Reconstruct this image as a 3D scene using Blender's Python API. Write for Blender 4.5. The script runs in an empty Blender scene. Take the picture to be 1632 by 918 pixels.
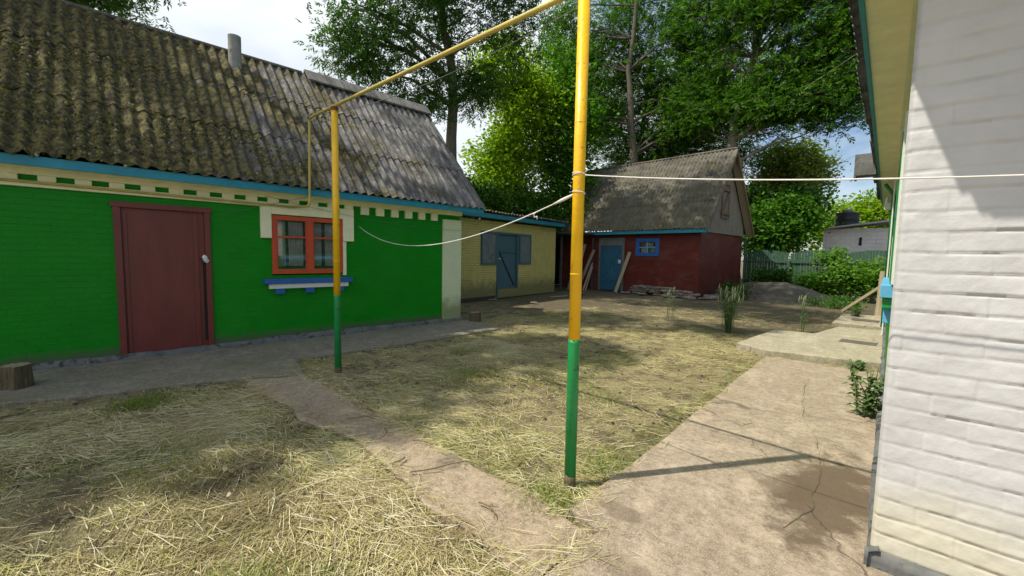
import bpy, math, random
import numpy as np
from mathutils import Vector, Matrix
R = math.radians
random.seed(4); rng = np.random.default_rng(11)
scene = bpy.context.scene
col = scene.collection

# ------------------------------------------------------------ camera
cam = bpy.data.cameras.new('camera'); cam.sensor_width = 36; cam.lens = 672/1632*36
cam.clip_end = 2000; cam.clip_start = .05
camo = bpy.data.objects.new('camera', cam); col.objects.link(camo)
D_, F_, RX_ = 8600., 672., .0185
dn = np.array([-RX_*D_, D_, F_]); dn /= np.linalg.norm(dn)
v1 = np.array([1505-816., 0, F_]); v1[1] = -(v1[0]*dn[0]+v1[2]*dn[2])/dn[1]
Yc = v1/np.linalg.norm(v1); Zc = -dn; Xc = np.cross(Yc, Zc)
Mc = np.array([Xc, Yc, Zc])            # world = Mc @ (right, down, forward)
mw = Matrix(((Mc[0][0], -Mc[0][1], -Mc[0][2], 0), (Mc[1][0], -Mc[1][1], -Mc[1][2], 0),
             (Mc[2][0], -Mc[2][1], -Mc[2][2], 1.5), (0, 0, 0, 1)))
camo.matrix_world = mw
scene.camera = camo

# ------------------------------------------------------------ sun, sky, exposure
SUN_EL = 58.; TO_SUN = np.array([-.521*math.cos(R(SUN_EL)), -.853*math.cos(R(SUN_EL)), math.sin(R(SUN_EL))])
sl = bpy.data.lights.new('sun', 'SUN'); sl.energy = 4.6; sl.angle = R(.6); sl.color = (1, .93, .80)
so = bpy.data.objects.new('sun', sl); col.objects.link(so)
so.rotation_euler = Vector(TO_SUN).to_track_quat('Z', 'Y').to_euler()
w = bpy.data.worlds.new('World'); scene.world = w; w.use_nodes = True
nt = w.node_tree; nt.nodes.clear()
def wn(t, **k):
    n = nt.nodes.new(t)
    for a, b in k.items(): setattr(n, a, b)
    return n
sky = wn('ShaderNodeTexSky', sky_type='NISHITA', sun_disc=False)
sky.sun_elevation = R(SUN_EL); sky.sun_rotation = math.atan2(TO_SUN[0], TO_SUN[1])
bg1 = wn('ShaderNodeBackground'); bg1.inputs[1].default_value = .12
bg2 = wn('ShaderNodeBackground'); bg2.inputs[0].default_value = (.93, .97, 1, 1); bg2.inputs[1].default_value = 1.08
tc = wn('ShaderNodeTexCoord')
mp = wn('ShaderNodeMapping'); mp.inputs['Scale'].default_value = (1, 1, 2.2); mp.inputs['Location'].default_value = (.35, .1, .2)
nz = wn('ShaderNodeTexNoise'); nz.inputs['Scale'].default_value = 1.7; nz.inputs['Detail'].default_value = 8; nz.inputs['Roughness'].default_value = .55
cr = wn('ShaderNodeValToRGB'); cr.color_ramp.elements[0].position = .37; cr.color_ramp.elements[1].position = .52
# more cloud towards the west (-X), clearer towards the north (+Y)
sep = wn('ShaderNodeSeparateXYZ')
ma = wn('ShaderNodeMath', operation='MULTIPLY_ADD'); ma.inputs[1].default_value = -.17; 
nz2 = wn('ShaderNodeTexNoise'); nz2.inputs['Scale'].default_value = 2.6; nz2.inputs['Detail'].default_value = 9
cr2 = wn('ShaderNodeValToRGB'); cr2.color_ramp.elements[0].position = .36; cr2.color_ramp.elements[0].color = (.66, .72, .78, 1); cr2.color_ramp.elements[1].position = .60; cr2.color_ramp.elements[1].color = (.88, .92, .95, 1)
mixs = wn('ShaderNodeMixShader'); out = wn('ShaderNodeOutputWorld')
L = nt.links.new
L(mp.outputs[0], nz2.inputs[0]); L(nz2.outputs[0], cr2.inputs[0]); L(cr2.outputs[0], bg2.inputs[0]); L(sky.outputs[0], bg1.inputs[0]); L(tc.outputs['Generated'], mp.inputs[0]); L(mp.outputs[0], nz.inputs[0])
L(tc.outputs['Generated'], sep.inputs[0]); L(sep.outputs[0], ma.inputs[0]); L(nz.outputs[0], ma.inputs[2])
ma2 = wn('ShaderNodeMath', operation='MULTIPLY_ADD'); ma2.inputs[1].default_value = -.16
L(sep.outputs[1], ma2.inputs[0]); L(ma.outputs[0], ma2.inputs[2])
L(ma2.outputs[0], cr.inputs[0]); L(cr.outputs[0], mixs.inputs[0]); L(bg1.outputs[0], mixs.inputs[1]); L(bg2.outputs[0], mixs.inputs[2])
L(mixs.outputs[0], out.inputs[0])
scene.view_settings.view_transform = 'Standard'; scene.view_settings.look = 'None'
scene.view_settings.exposure = .22; scene.view_settings.gamma = 1
scene.render.engine = 'CYCLES'
try:
    scene.cycles.max_bounces = 8; scene.cycles.transparent_max_bounces = 12
except Exception: pass

# ------------------------------------------------------------ materials
class NM:
    def __init__(s, name):
        s.m = bpy.data.materials.new(name); s.m.use_nodes = True
        s.t = s.m.node_tree; s.t.nodes.clear()
        s.out = s.n('ShaderNodeOutputMaterial'); s.b = s.n('ShaderNodeBsdfPrincipled')
        s.l(s.b.outputs[0], s.out.inputs[0]); s.tc = s.n('ShaderNodeTexCoord'); s.v = s.tc.outputs['Object']
    def n(s, t, **k):
        x = s.t.nodes.new(t)
        for a, b in k.items(): setattr(x, a, b)
        return x
    def l(s, a, b): s.t.links.new(a, b)
    def noise(s, sc, det=6, rough=.6, dist=0, stretch=None, v=None):
        x = s.n('ShaderNodeTexNoise'); x.inputs['Scale'].default_value = sc; x.inputs['Detail'].default_value = det
        x.inputs['Roughness'].default_value = rough; x.inputs['Distortion'].default_value = dist
        v = v or s.v
        if stretch:
            m = s.n('ShaderNodeMapping'); m.inputs['Scale'].default_value = stretch; s.l(v, m.inputs[0]); v = m.outputs[0]
        s.l(v, x.inputs['Vector']); return x.outputs[0]
    def ramp(s, f, stops):
        x = s.n('ShaderNodeValToRGB'); e = x.color_ramp.elements
        while len(e) < len(stops): e.new(.5)
        for q, (p, c) in zip(e, stops):
            q.position = p; q.color = (c, c, c, 1) if not hasattr(c, '__len__') else (*c, 1)
        s.l(f, x.inputs[0]); return x.outputs[0]
    def mix(s, f, a, b, mode='MIX'):
        x = s.n('ShaderNodeMix', data_type='RGBA', blend_type=mode)
        for i, q in ((0, f), (6, a), (7, b)):
            if hasattr(q, 'links'): s.l(q, x.inputs[i])
            elif i == 0: x.inputs[0].default_value = q
            else: x.inputs[i].default_value = (*q, 1)
        return x.outputs[2]
    def math(s, op, a, b=0., c=None):
        x = s.n('ShaderNodeMath', operation=op)
        for i, q in enumerate((a, b, c)):
            if q is None: continue
            if hasattr(q, 'links'): s.l(q, x.inputs[i])
            else: x.inputs[i].default_value = q
        return x.outputs[0]
    def color(s, c):
        if hasattr(c, 'links'): s.l(c, s.b.inputs['Base Color'])
        else: s.b.inputs['Base Color'].default_value = (*c, 1)
    def bump(s, h, st=.5, dist=.02):
        x = s.n('ShaderNodeBump'); x.inputs['Strength'].default_value = st; x.inputs['Distance'].default_value = dist
        if s.b.inputs['Normal'].links: s.l(s.b.inputs['Normal'].links[0].from_socket, x.inputs['Normal'])
        s.l(h, x.inputs['Height']); s.l(x.outputs[0], s.b.inputs['Normal'])
    def rough(s, r): s.b.inputs['Roughness'].default_value = r

def paint(name, c, rough=.55, var=.25, bs=30, bst=.3, wear=None, ws=3, wt=.66, stretch=None):
    m = NM(name); m.rough(rough)
    a = tuple(x*(1-var) for x in c); b = tuple(min(1, x*(1+var*.6)) for x in c)
    cc = m.mix(m.ramp(m.noise(4, 8, .65, stretch=stretch), [(.3, 0.), (.7, 1.)]), a, b)
    if wear: cc = m.mix(m.ramp(m.noise(ws, 10, .7, stretch=stretch), [(wt, 0.), (wt+.03, 1.)]), cc, wear)
    m.color(cc); m.bump(m.noise(bs, 6, .6, stretch=stretch), bst, .01); return m.m

def brick(name, c, bw=.26, rh=.077, mort=.010, var=.2, dirt=None, zlow=None, rough=.5, bst=.7, wear=None, wt=.68, mcol=None):
    m = NM(name); m.rough(rough); m.b.inputs['Specular IOR Level'].default_value = .22
    sp = m.n('ShaderNodeSeparateXYZ'); m.l(m.v, sp.inputs[0])
    xy = m.math('ADD', sp.outputs[0], sp.outputs[1])
    cb = m.n('ShaderNodeCombineXYZ'); m.l(xy, cb.inputs[0]); m.l(sp.outputs[2], cb.inputs[1])
    nw = m.n('ShaderNodeTexNoise'); nw.inputs['Scale'].default_value = 2.2; nw.inputs['Detail'].default_value = 5
    va = m.n('ShaderNodeVectorMath', operation='MULTIPLY_ADD'); m.l(nw.outputs['Color'], va.inputs[0])
    va.inputs[1].default_value = (.03, .03, 0); m.l(cb.outputs[0], va.inputs[2])
    bt = m.n('ShaderNodeTexBrick'); m.l(va.outputs[0], bt.inputs['Vector'])
    bt.inputs['Scale'].default_value = 1; bt.inputs['Brick Width'].default_value = bw; bt.inputs['Row Height'].default_value = rh
    bt.inputs['Mortar Size'].default_value = mort; bt.inputs['Mortar Smooth'].default_value = .6
    a = tuple(x*(1-var) for x in c)
    cc = m.mix(m.ramp(m.noise(2.5, 9, .65), [(.3, 0.), (.7, 1.)]), a, c)
    if mcol: cc = m.mix(m.math('MULTIPLY', bt.outputs['Fac'], m.ramp(m.noise(5, 4), [(.4, 0.), (.6, .8)])), cc, mcol)
    if wear:
        cc = m.mix(m.ramp(m.noise(7, 10, .7), [(wt, 0.), (wt+.02, 1.)]), cc, wear)
        cc = m.mix(m.ramp(m.noise(1.1, 9, .7, stretch=(1, 1, 2.2)), [(.48, 0.), (.66, .10)]), cc, wear)
    if dirt:
        h = m.math('MULTIPLY_ADD', m.noise(5, 6), zlow, 0); h = m.math('SUBTRACT', sp.outputs[2], h)
        cc = m.mix(m.ramp(h, [(0., .85), (max(.01, zlow*.55), 0.)]), cc, dirt)
    m.color(cc)
    inv = m.math('SUBTRACT', 1., bt.outputs['Fac'])
    inv = m.math('MULTIPLY', inv, m.ramp(m.noise(4, 3), [(.3, .35), (.65, 1.)]))
    m.bump(inv, bst, .012); m.bump(m.noise(45, 6, .65), .35, .006); return m.m

def wood(name, c1, c2, rough=.85, stretch=(6, 6, .6), paintc=None, pt=.5):
    m = NM(name); m.rough(rough)
    n = m.noise(8, 8, .65, 1., stretch)
    cc = m.mix(m.ramp(n, [(.3, 0.), (.7, 1.)]), c1, c2)
    if paintc: cc = m.mix(m.ramp(m.noise(5, 8, .7, 0, (1, 1, .4)), [(pt, 0.), (pt+.06, 1.)]), cc, paintc)
    m.color(cc); m.bump(n, .6, .01); return m.m

def leafmat(name, cols, tr=.45, rough=.5, patchy=False):
    m = NM(name); m.rough(rough)
    g = m.n('ShaderNodeNewGeometry')
    c = m.ramp(g.outputs['Random Per Island'], [(i/(len(cols)-1), q) for i, q in enumerate(cols)])
    if patchy:   # older brown litter, fresher green and dry pale areas
        c = m.mix(m.ramp(m.noise(1.3, 8, .65), [(.46, .0), (.64, .75)]), c, m.mix(.7, c, (.17, .11, .06)))
        c = m.mix(m.ramp(m.noise(.9, 6, .6, stretch=(1.3, .8, 1)), [(.52, 0.), (.68, .7)]), c, m.mix(.6, c, (.26, .30, .06)))
    m.color(c); m.b.inputs['Specular IOR Level'].default_value = .25
    t = m.n('ShaderNodeBsdfTranslucent'); br = m.mix(1., c, (1.25, 1.35, .55), 'MULTIPLY'); m.l(br, t.inputs[0])
    ms = m.n('ShaderNodeMixShader'); ms.inputs[0].default_value = tr
    m.l(m.b.outputs[0], ms.inputs[1]); m.l(t.outputs[0], ms.inputs[2]); m.l(ms.outputs[0], m.out.inputs[0]); return m.m

def slate(name, moss_y0, moss_y1, base=(.15, .145, .14), light=(.36, .35, .32), moss=((.045, .05, .018), (.15, .14, .045)), mossmax=.95, spot=.62):
    """weathered asbestos cement: grey with pale lichen, and moss that thickens towards one side"""
    m = NM(name); m.rough(.95)
    sp = m.n('ShaderNodeSeparateXYZ'); m.l(m.v, sp.inputs[0])
    cc = m.mix(m.ramp(m.noise(1.6, 10, .7, stretch=(1.5, 1, .5)), [(.35, 0.), (.65, 1.)]), base, tuple(x*1.9 for x in base))
    cc = m.mix(m.ramp(m.noise(3, 8, .7, stretch=(.35, 2.4, .35)), [(.45, 0.), (.62, .75)]), cc, tuple(x*.42 for x in base))
    cc = m.mix(m.ramp(m.noise(8, 10, .75, stretch=(.45, 2.2, .45)), [(spot-.12, 0.), (spot, .5), (spot+.08, 1.)]), cc, light)
    cc = m.mix(m.ramp(m.noise(26, 6, .7), [(.58, 0.), (.66, .75)]), cc, (.035, .033, .03))
    mr = m.n('ShaderNodeMapRange'); m.l(sp.outputs[1], mr.inputs[0])
    mr.inputs[1].default_value = moss_y0; mr.inputs[2].default_value = moss_y1; mr.inputs[3].default_value = 1; mr.inputs[4].default_value = 0
    k = m.math('ADD', m.math('MULTIPLY_ADD', m.noise(1.3, 8, .7), .7, m.math('MULTIPLY', m.noise(6, 10, .72), .5)), m.math('MULTIPLY', mr.outputs[0], .34))
    k2 = m.ramp(k, [(.66, 0.), (.78, mossmax)])
    mc = m.mix(m.ramp(m.noise(14, 8, .7), [(.42, 0.), (.64, 1.)]), *moss)
    cc = m.mix(k2, cc, mc)
    m.color(cc); m.bump(m.noise(40, 8, .7), .9, .015); m.bump(m.math('MULTIPLY', k2, m.noise(30, 6)), .8, .03); return m.m

GREEN = (.002, .25, .006); CREAM = (.88, .85, .58)
M = {}
M['green_brick'] = brick('green painted brick', GREEN, mcol=(.002, .20, .005), bst=.45, mort=.005, dirt=(.09, .11, .06), zlow=.22, wear=(.08, .30, .06), wt=.73)
M['cream'] = paint('cream paint', CREAM, .6, .12, 40, .3, wear=(.42, .38, .24), ws=6, wt=.72)
M['cream_brick'] = brick('cream painted brick', (.70, .74, .50), dirt=(.24, .27, .12), zlow=.6, var=.1, bst=.45)
M['turq'] = paint('turquoise fascia paint', (.015, .25, .36), .5, .2, 30, .2, wear=(.05, .16, .2), ws=7, wt=.7)
M['blue'] = paint('blue paint', (.025, .12, .42), .45, .15, 30, .2, wear=(.2, .26, .4), ws=9, wt=.7)
M['skyblue'] = paint('light blue paint', (.12, .42, .68), .5, .15, 30, .2, wear=(.4, .5, .5), ws=9, wt=.66)
M['maroon'] = paint('maroon paint', (.16, .028, .022), .42, .18, 25, .25, wear=(.09, .03, .025), ws=5, wt=.66, stretch=(1, 1, .4))
M['maroon_dark'] = paint('dark maroon edge', (.06, .016, .016), .5, .2)
M['redwin'] = paint('orange red paint', (.58, .075, .028), .4, .15, 25, .2, wear=(.35, .06, .03), ws=8, wt=.66)
M['yellow'] = paint('yellow enamel', (.87, .50, .008), .36, .14, 24, .4, wear=(.50, .24, .03), ws=11, wt=.62)
M['paleyellow'] = paint('faded yellow gas pipe paint', (.52, .42, .10), .5, .25, 60, .3, wear=(.25, .16, .06), ws=14, wt=.66)
M['polegreen'] = paint('green enamel', (.01, .26, .07), .34, .2, 24, .45, wear=(.02, .11, .04), ws=11, wt=.62)
M['rust'] = paint('rusty steel', (.16, .07, .03), .8, .4, 60, .5)
M['darkmetal'] = paint('dark metal', (.05, .04, .035), .6, .3)
M['white'] = paint('white paint', (.78, .77, .72), .6, .06, 30, .25, wear=(.5, .48, .42), ws=6, wt=.72)
M['whitewall'] = None
M['yellow_brick'] = brick('yellow painted brick', (.70, .58, .19), dirt=(.20, .18, .08), zlow=.7, mcol=(.11, .09, .04), wear=(.33, .29, .16), wt=.64, bst=.9, mort=.009)
M['red_brick'] = brick('dark red painted brick', (.165, .032, .024), mcol=(.075, .018, .014), bst=1., dirt=(.12, .04, .035), zlow=.4, wear=(.40, .36, .32), wt=.79)
M['plinth'] = paint('rough grey cement', (.15, .155, .15), .95, .5, 14, 1., wear=(.05, .055, .05), ws=5, wt=.56)
M['teal_door'] = wood('teal painted boards', (.045, .11, .135), (.075, .155, .18), .6, (8, 8, .7), (.08, .12, .13), .58)
M['blue_door'] = wood('blue painted boards', (.02, .105, .20), (.035, .15, .25), .6, (8, 8, .7), (.06, .11, .13), .6)
M['plate'] = paint('bare grey sheet metal', (.16, .19, .18), .6, .3, wear=(.1, .07, .04), ws=5, wt=.6)
M['old_wood'] = wood('weathered grey boards', (.13, .11, .085), (.36, .31, .25))
M['brown_wood'] = wood('brown boards', (.12, .075, .04), (.27, .18, .10))
M['pale_wood'] = wood('pale split wood', (.30, .23, .14), (.50, .42, .30))
M['dark_wood'] = wood('dark damp wood', (.03, .025, .02), (.08, .065, .05))
M['fence'] = wood('green painted fence boards', (.022, .065, .040), (.045, .115, .065), .8, (5, 5, .5), (.12, .15, .11), .60)
M['slate_green'] = slate('mossy corrugated slate', -1.5, 5.5, (.10, .095, .092), (.42, .41, .38), moss=((.028, .022, .010), (.21, .18, .045)), spot=.60)
M['slate_barn'] = slate('brownish corrugated slate', -3, 3, (.095, .088, .07), (.33, .32, .25), spot=.66, moss=((.07, .065, .035), (.16, .14, .07)), mossmax=.6)
M['slate_plain'] = slate('grey corrugated slate', -30, -29, (.11, .107, .10), (.30, .29, .27))
M['cement_pipe'] = paint('asbestos cement pipe', (.27, .275, .26), .9, .3, 20, .5, wear=(.14, .14, .13), ws=5, wt=.6)
M['black'] = paint('black rubber', (.015, .017, .02), .6, .3)
M['rope'] = paint('white rope', (.72, .70, .66), .9, .1)
M['cable'] = paint('thin grey cable', (.12, .12, .11), .7, .1)
M['rag'] = paint('white plastic bag', (.72, .72, .72), .4, .1)
M['stump'] = wood('cut stump bark', (.05, .04, .022), (.17, .13, .07), .95, (9, 9, .8))
M['stump_top'] = wood('cut stump face', (.22, .17, .10), (.38, .31, .19), .95, (3, 3, 3))
M['stone'] = paint('rubble stone', (.25, .215, .18), .95, .45, 12, .9, wear=(.16, .10, .08), ws=3, wt=.55)
M['bark'] = wood('grey ash bark', (.055, .048, .036), (.17, .15, .115), .95, (7, 7, .9))
M['pale_bark'] = wood('pale ash bark', (.12, .11, .085), (.34, .31, .25), .95, (6, 6, 1.2))
M['twig'] = wood('dry twig', (.10, .065, .035), (.22, .15, .08))
M['curtain'] = paint('pale curtain', (.85, .85, .82), .9, .2)
M['crackdirt'] = paint('soil in cracks', (.11, .08, .05), .95, .5, 60, .6, wear=(.10, .13, .03), ws=8, wt=.5)
M['sheet'] = paint('pale sheet roof', (.42, .42, .42), .7, .3)
M['mat'] = paint('grey brown door mat', (.13, .11, .095), .95, .3, 60, .8)
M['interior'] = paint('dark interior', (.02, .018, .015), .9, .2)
m = NM('window glass'); m.color((.05, .055, .055)); m.rough(.03); m.b.inputs['IOR'].default_value = 2.3; m.b.inputs['Specular IOR Level'].default_value = .9
t_ = m.n('ShaderNodeBsdfTransparent'); ms_ = m.n('ShaderNodeMixShader'); ms_.inputs[0].default_value = .62
m.l(m.b.outputs[0], ms_.inputs[1]); m.l(t_.outputs[0], ms_.inputs[2]); m.l(ms_.outputs[0], m.out.inputs[0]); M['glass'] = m.m
# white relief wall: paint on modelled bricks
m = NM('thick white paint'); m.rough(.5)
sp = m.n('ShaderNodeSeparateXYZ'); m.l(m.v, sp.inputs[0])
cc = m.mix(m.ramp(m.noise(2, 8, .65), [(.35, 0.), (.7, 1.)]), (.46, .46, .465), (.555, .555, .56))
h = m.math('SUBTRACT', sp.outputs[2], m.math('MULTIPLY', m.noise(3, 6), .5))
cc = m.mix(m.ramp(h, [(.0, .7), (.30, 0.)]), cc, (.56, .52, .38))
cc = m.mix(m.ramp(m.noise(9, 10, .75), [(.68, 0.), (.74, .5)]), cc, (.48, .45, .38))
m.color(cc); m.bump(m.noise(28, 8, .65), .35, .008); M['whitewall'] = m.m
# leaves
M['leaf_ash'] = leafmat('ash leaves', [(.022, .070, .014), (.045, .12, .022), (.085, .18, .032), (.03, .09, .018)], .42)
M['leaf_maple'] = leafmat('maple leaves in sun', [(.10, .20, .008), (.21, .35, .015), (.33, .46, .03), (.16, .29, .012)], .5)
M['leaf_dark'] = leafmat('dark leaves', [(.012, .05, .010), (.045, .13, .014), (.12, .25, .022), (.022, .08, .012)], .46)
M['leaf_mid'] = leafmat('mid green leaves', [(.03, .11, .010), (.065, .18, .016), (.12, .27, .022), (.04, .13, .012)], .48)
M['leaf_yel'] = leafmat('yellow green leaves', [(.13, .19, .03), (.20, .27, .05), (.28, .33, .08), (.15, .21, .03)], .5)
M['leaf_bush'] = leafmat('bright vine leaves', [(.08, .20, .02), (.13, .28, .03), (.17, .32, .05), (.09, .22, .02)], .45)
M['weed'] = leafmat('weed leaves', [(.08, .16, .05), (.14, .22, .08), (.20, .27, .12), (.10, .18, .06)], .4)
M['weed_head'] = leafmat('pale seed heads', [(.30, .32, .20), (.42, .42, .30)], .3)
M['straw'] = leafmat('cut hay', [(.12, .08, .035), (.46, .39, .17), (.68, .61, .34), (.34, .34, .09), (.55, .47, .22), (.18, .13, .06), (.76, .71, .50), (.38, .28, .15), (.30, .33, .07)], .15, .7, True)
M['hay_stem'] = leafmat('pale hay stems', [(.40, .34, .18), (.62, .57, .38), (.70, .66, .50), (.48, .44, .24)], .15, .5)
M['grass'] = leafmat('short grass', [(.10, .17, .02), (.18, .26, .035), (.26, .30, .06), (.14, .20, .03)], .35)
# ground soil with matted dry litter
m = NM('soil under cut grass'); m.rough(1)
n1 = m.noise(.9, 8, .6); n2 = m.noise(14, 10, .75, .6); n3 = m.noise(70, 6, .7, 1.5)
cc = m.mix(m.ramp(n2, [(.35, 0.), (.65, 1.)]), (.055, .038, .022), (.15, .11, .06))
cc = m.mix(m.ramp(n1, [(.42, 0.), (.6, .7)]), cc, (.125, .125, .035))
cc = m.mix(m.ramp(n3, [(.5, 0.), (.62, .8)]), cc, (.44, .37, .18))
cc = m.mix(m.ramp(m.noise(60, 5, .7, 2.2, (1, 3.5, 1)), [(.50, 0.), (.56, .9)]), cc, (.60, .53, .28))
cc = m.mix(m.ramp(m.noise(75, 5, .7, 2.2, (3.2, 1, 1)), [(.54, 0.), (.60, .9)]), cc, (.50, .45, .20))
cc = m.mix(m.ramp(m.noise(40, 8, .8), [(.54, 0.), (.61, .85)]), cc, (.045, .032, .018))
cc = m.mix(m.ramp(m.noise(3.2, 8, .7), [(.47, .0), (.58, .75)]), cc, m.mix(m.ramp(n2, [(.4, 0.), (.6, 1.)]), (.055, .038, .022), (.17, .125, .07)))
cc = m.mix(m.ramp(m.noise(2.3, 8, .7), [(.60, 0.), (.68, .7)]), cc, (.26, .15, .10))
sy = m.n('ShaderNodeSeparateXYZ'); m.l(m.v, sy.inputs[0])
far = m.math('ADD', m.math('MULTIPLY', sy.outputs[1], .1), m.math('MULTIPLY', m.noise(.8, 8, .65), .55))   # bare trodden earth towards the sheds
cc = m.mix(m.ramp(m.math('MULTIPLY', far, .5), [(.50, 0.), (.62, .85)]), cc, m.mix(m.ramp(n2, [(.4, 0.), (.62, 1.)]), (.06, .045, .028), (.14, .115, .065)))
m.color(cc); m.bump(n3, .8, .02); m.bump(n2, .7, .05); M['soil'] = m.m
def concrete(name, c1, c2, stain=None, green=None):
    m = NM(name); m.rough(.92)
    n = m.noise(2.2, 10, .68); n2 = m.noise(22, 10, .75); n3 = m.noise(120, 4, .7)
    cc = m.mix(m.ramp(n, [(.33, 0.), (.67, 1.)]), c1, c2)
    cc = m.mix(m.ramp(n2, [(.42, .0), (.62, .75)]), cc, tuple(x*.50 for x in c1))
    cc = m.mix(m.ramp(m.noise(4.5, 12, .8), [(.50, .0), (.60, .55)]), cc, tuple(min(1, x*1.22) for x in c2))
    cc = m.mix(m.ramp(n3, [(.50, 0.), (.62, .6)]), cc, tuple(min(1, x*1.3) for x in c2))
    cc = m.mix(m.ramp(m.noise(85, 3, .7), [(.58, 0.), (.66, .6)]), cc, tuple(x*.45 for x in c1))
    cc = m.mix(m.ramp(m.noise(48, 4, .8), [(.58, 0.), (.66, .5)]), cc, tuple(min(1, x*1.3) for x in c2))
    cc = m.mix(m.ramp(m.noise(6, 12, .8), [(.57, 0.), (.64, .45)]), cc, tuple(x*.5 for x in c1))
    if green: cc = m.mix(m.ramp(m.noise(1.1, 8, .6), [(.5, 0.), (.62, .6)]), cc, green)
    if stain:
        for (sx, sy, rx, ry, s) in stain:
            mp = m.n('ShaderNodeMapping'); mp.inputs['Location'].default_value = (-sx/rx, -sy/ry, 0); mp.inputs['Scale'].default_value = (1/rx, 1/ry, 1); m.l(m.v, mp.inputs[0])
            ln = m.n('ShaderNodeVectorMath', operation='LENGTH'); m.l(mp.outputs[0], ln.inputs[0])
            k = m.math('ADD', ln.outputs[1], m.math('MULTIPLY', m.noise(3.5, 12, .8), 2.2))
            cc = m.mix(m.ramp(m.math('MULTIPLY', k, .5), [(.84, s), (1.04, 0.)]), cc, (.12, .085, .052))
    # hairline cracks
    vo = m.n('ShaderNodeTexVoronoi', feature='DISTANCE_TO_EDGE'); vo.inputs['Scale'].default_value = .33
    nn = m.n('ShaderNodeTexNoise'); nn.inputs['Scale'].default_value = 4; nn.inputs['Detail'].default_value = 8
    va = m.n('ShaderNodeVectorMath', operation='MULTIPLY_ADD'); m.l(m.v, nn.inputs[0]); m.l(nn.outputs['Color'], va.inputs[0]); va.inputs[1].default_value = (.35, .35, 0); m.l(m.v, va.inputs[2])
    m.l(va.outputs[0], vo.inputs['Vector'])
    ck = m.ramp(vo.outputs[0], [(.0012, 1.), (.004, 0.)])
    ck = m.math('MULTIPLY', ck, m.ramp(m.noise(1.4, 4), [(.42, 0.), (.55, 1.)]))
    cc = m.mix(m.math('MULTIPLY', ck, .75), cc, (.09, .07, .05))
    m.color(cc); m.bump(n2, .7, .014); m.bump(n3, .6, .008); m.bump(m.math('SUBTRACT', 1., ck), .6, .01); return m.m
M['slab'] = concrete('sandy concrete slab', (.30, .235, .165), (.43, .35, .262), [(-.42, 3.25, .30, .95, .92), (-.62, 3.15, .2, .22, .6), (-1.22, 2.12, .16, .10, .55), (-.95, 1.75, .3, .10, .35)])
M['sandy'] = concrete('sandy trodden path', (.31, .238, .16), (.41, .325, .23))
M['apron'] = concrete('grey cement apron', (.19, .165, .125), (.31, .275, .21), green=(.15, .15, .07))
M['slab2'] = concrete('worn raised slab', (.33, .29, .21), (.45, .40, .29))

# ------------------------------------------------------------ mesh helpers
LOC = {}
def link(o, parent=None):
    col.objects.link(o)
    if parent: o.parent = parent
    return o
def tag(o, label=None, cat=None, group=None, kind=None):
    if label: o['label'] = label
    if cat: o['category'] = cat
    if group: o['group'] = group
    if kind: o['kind'] = kind
    return o
def empty(name, loc=(0, 0, 0), rz=0., label=None, cat=None, group=None):
    o = bpy.data.objects.new(name, None); o.empty_display_size = .2; link(o)
    o.location = loc; o.rotation_euler.z = rz; LOC[o.name] = np.array(loc, float) if rz == 0 else np.zeros(3)
    return tag(o, label, cat, group)
def mesh_np(name, V, Fq, mat, parent=None, smooth=False, off=None):
    V = np.asarray(V, np.float32); Fq = np.asarray(Fq, np.int32)
    if off is None: off = LOC.get(parent.name, np.zeros(3)) if parent else np.zeros(3)
    V = V - np.asarray(off, np.float32)
    me = bpy.data.meshes.new(name); k = Fq.shape[1]
    me.vertices.add(len(V)); me.vertices.foreach_set('co', V.ravel())
    me.loops.add(Fq.size); me.loops.foreach_set('vertex_index', Fq.ravel())
    me.polygons.add(len(Fq)); me.polygons.foreach_set('loop_start', np.arange(0, Fq.size, k, dtype=np.int32))
    me.polygons.foreach_set('loop_total', np.full(len(Fq), k, np.int32))
    me.update(calc_edges=True)
    if smooth: me.polygons.foreach_set('use_smooth', np.ones(len(Fq), bool))
    me.materials.append(mat)
    o = bpy.data.objects.new(name, me); link(o, parent); LOC[o.name] = np.asarray(off, float); return o
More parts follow.
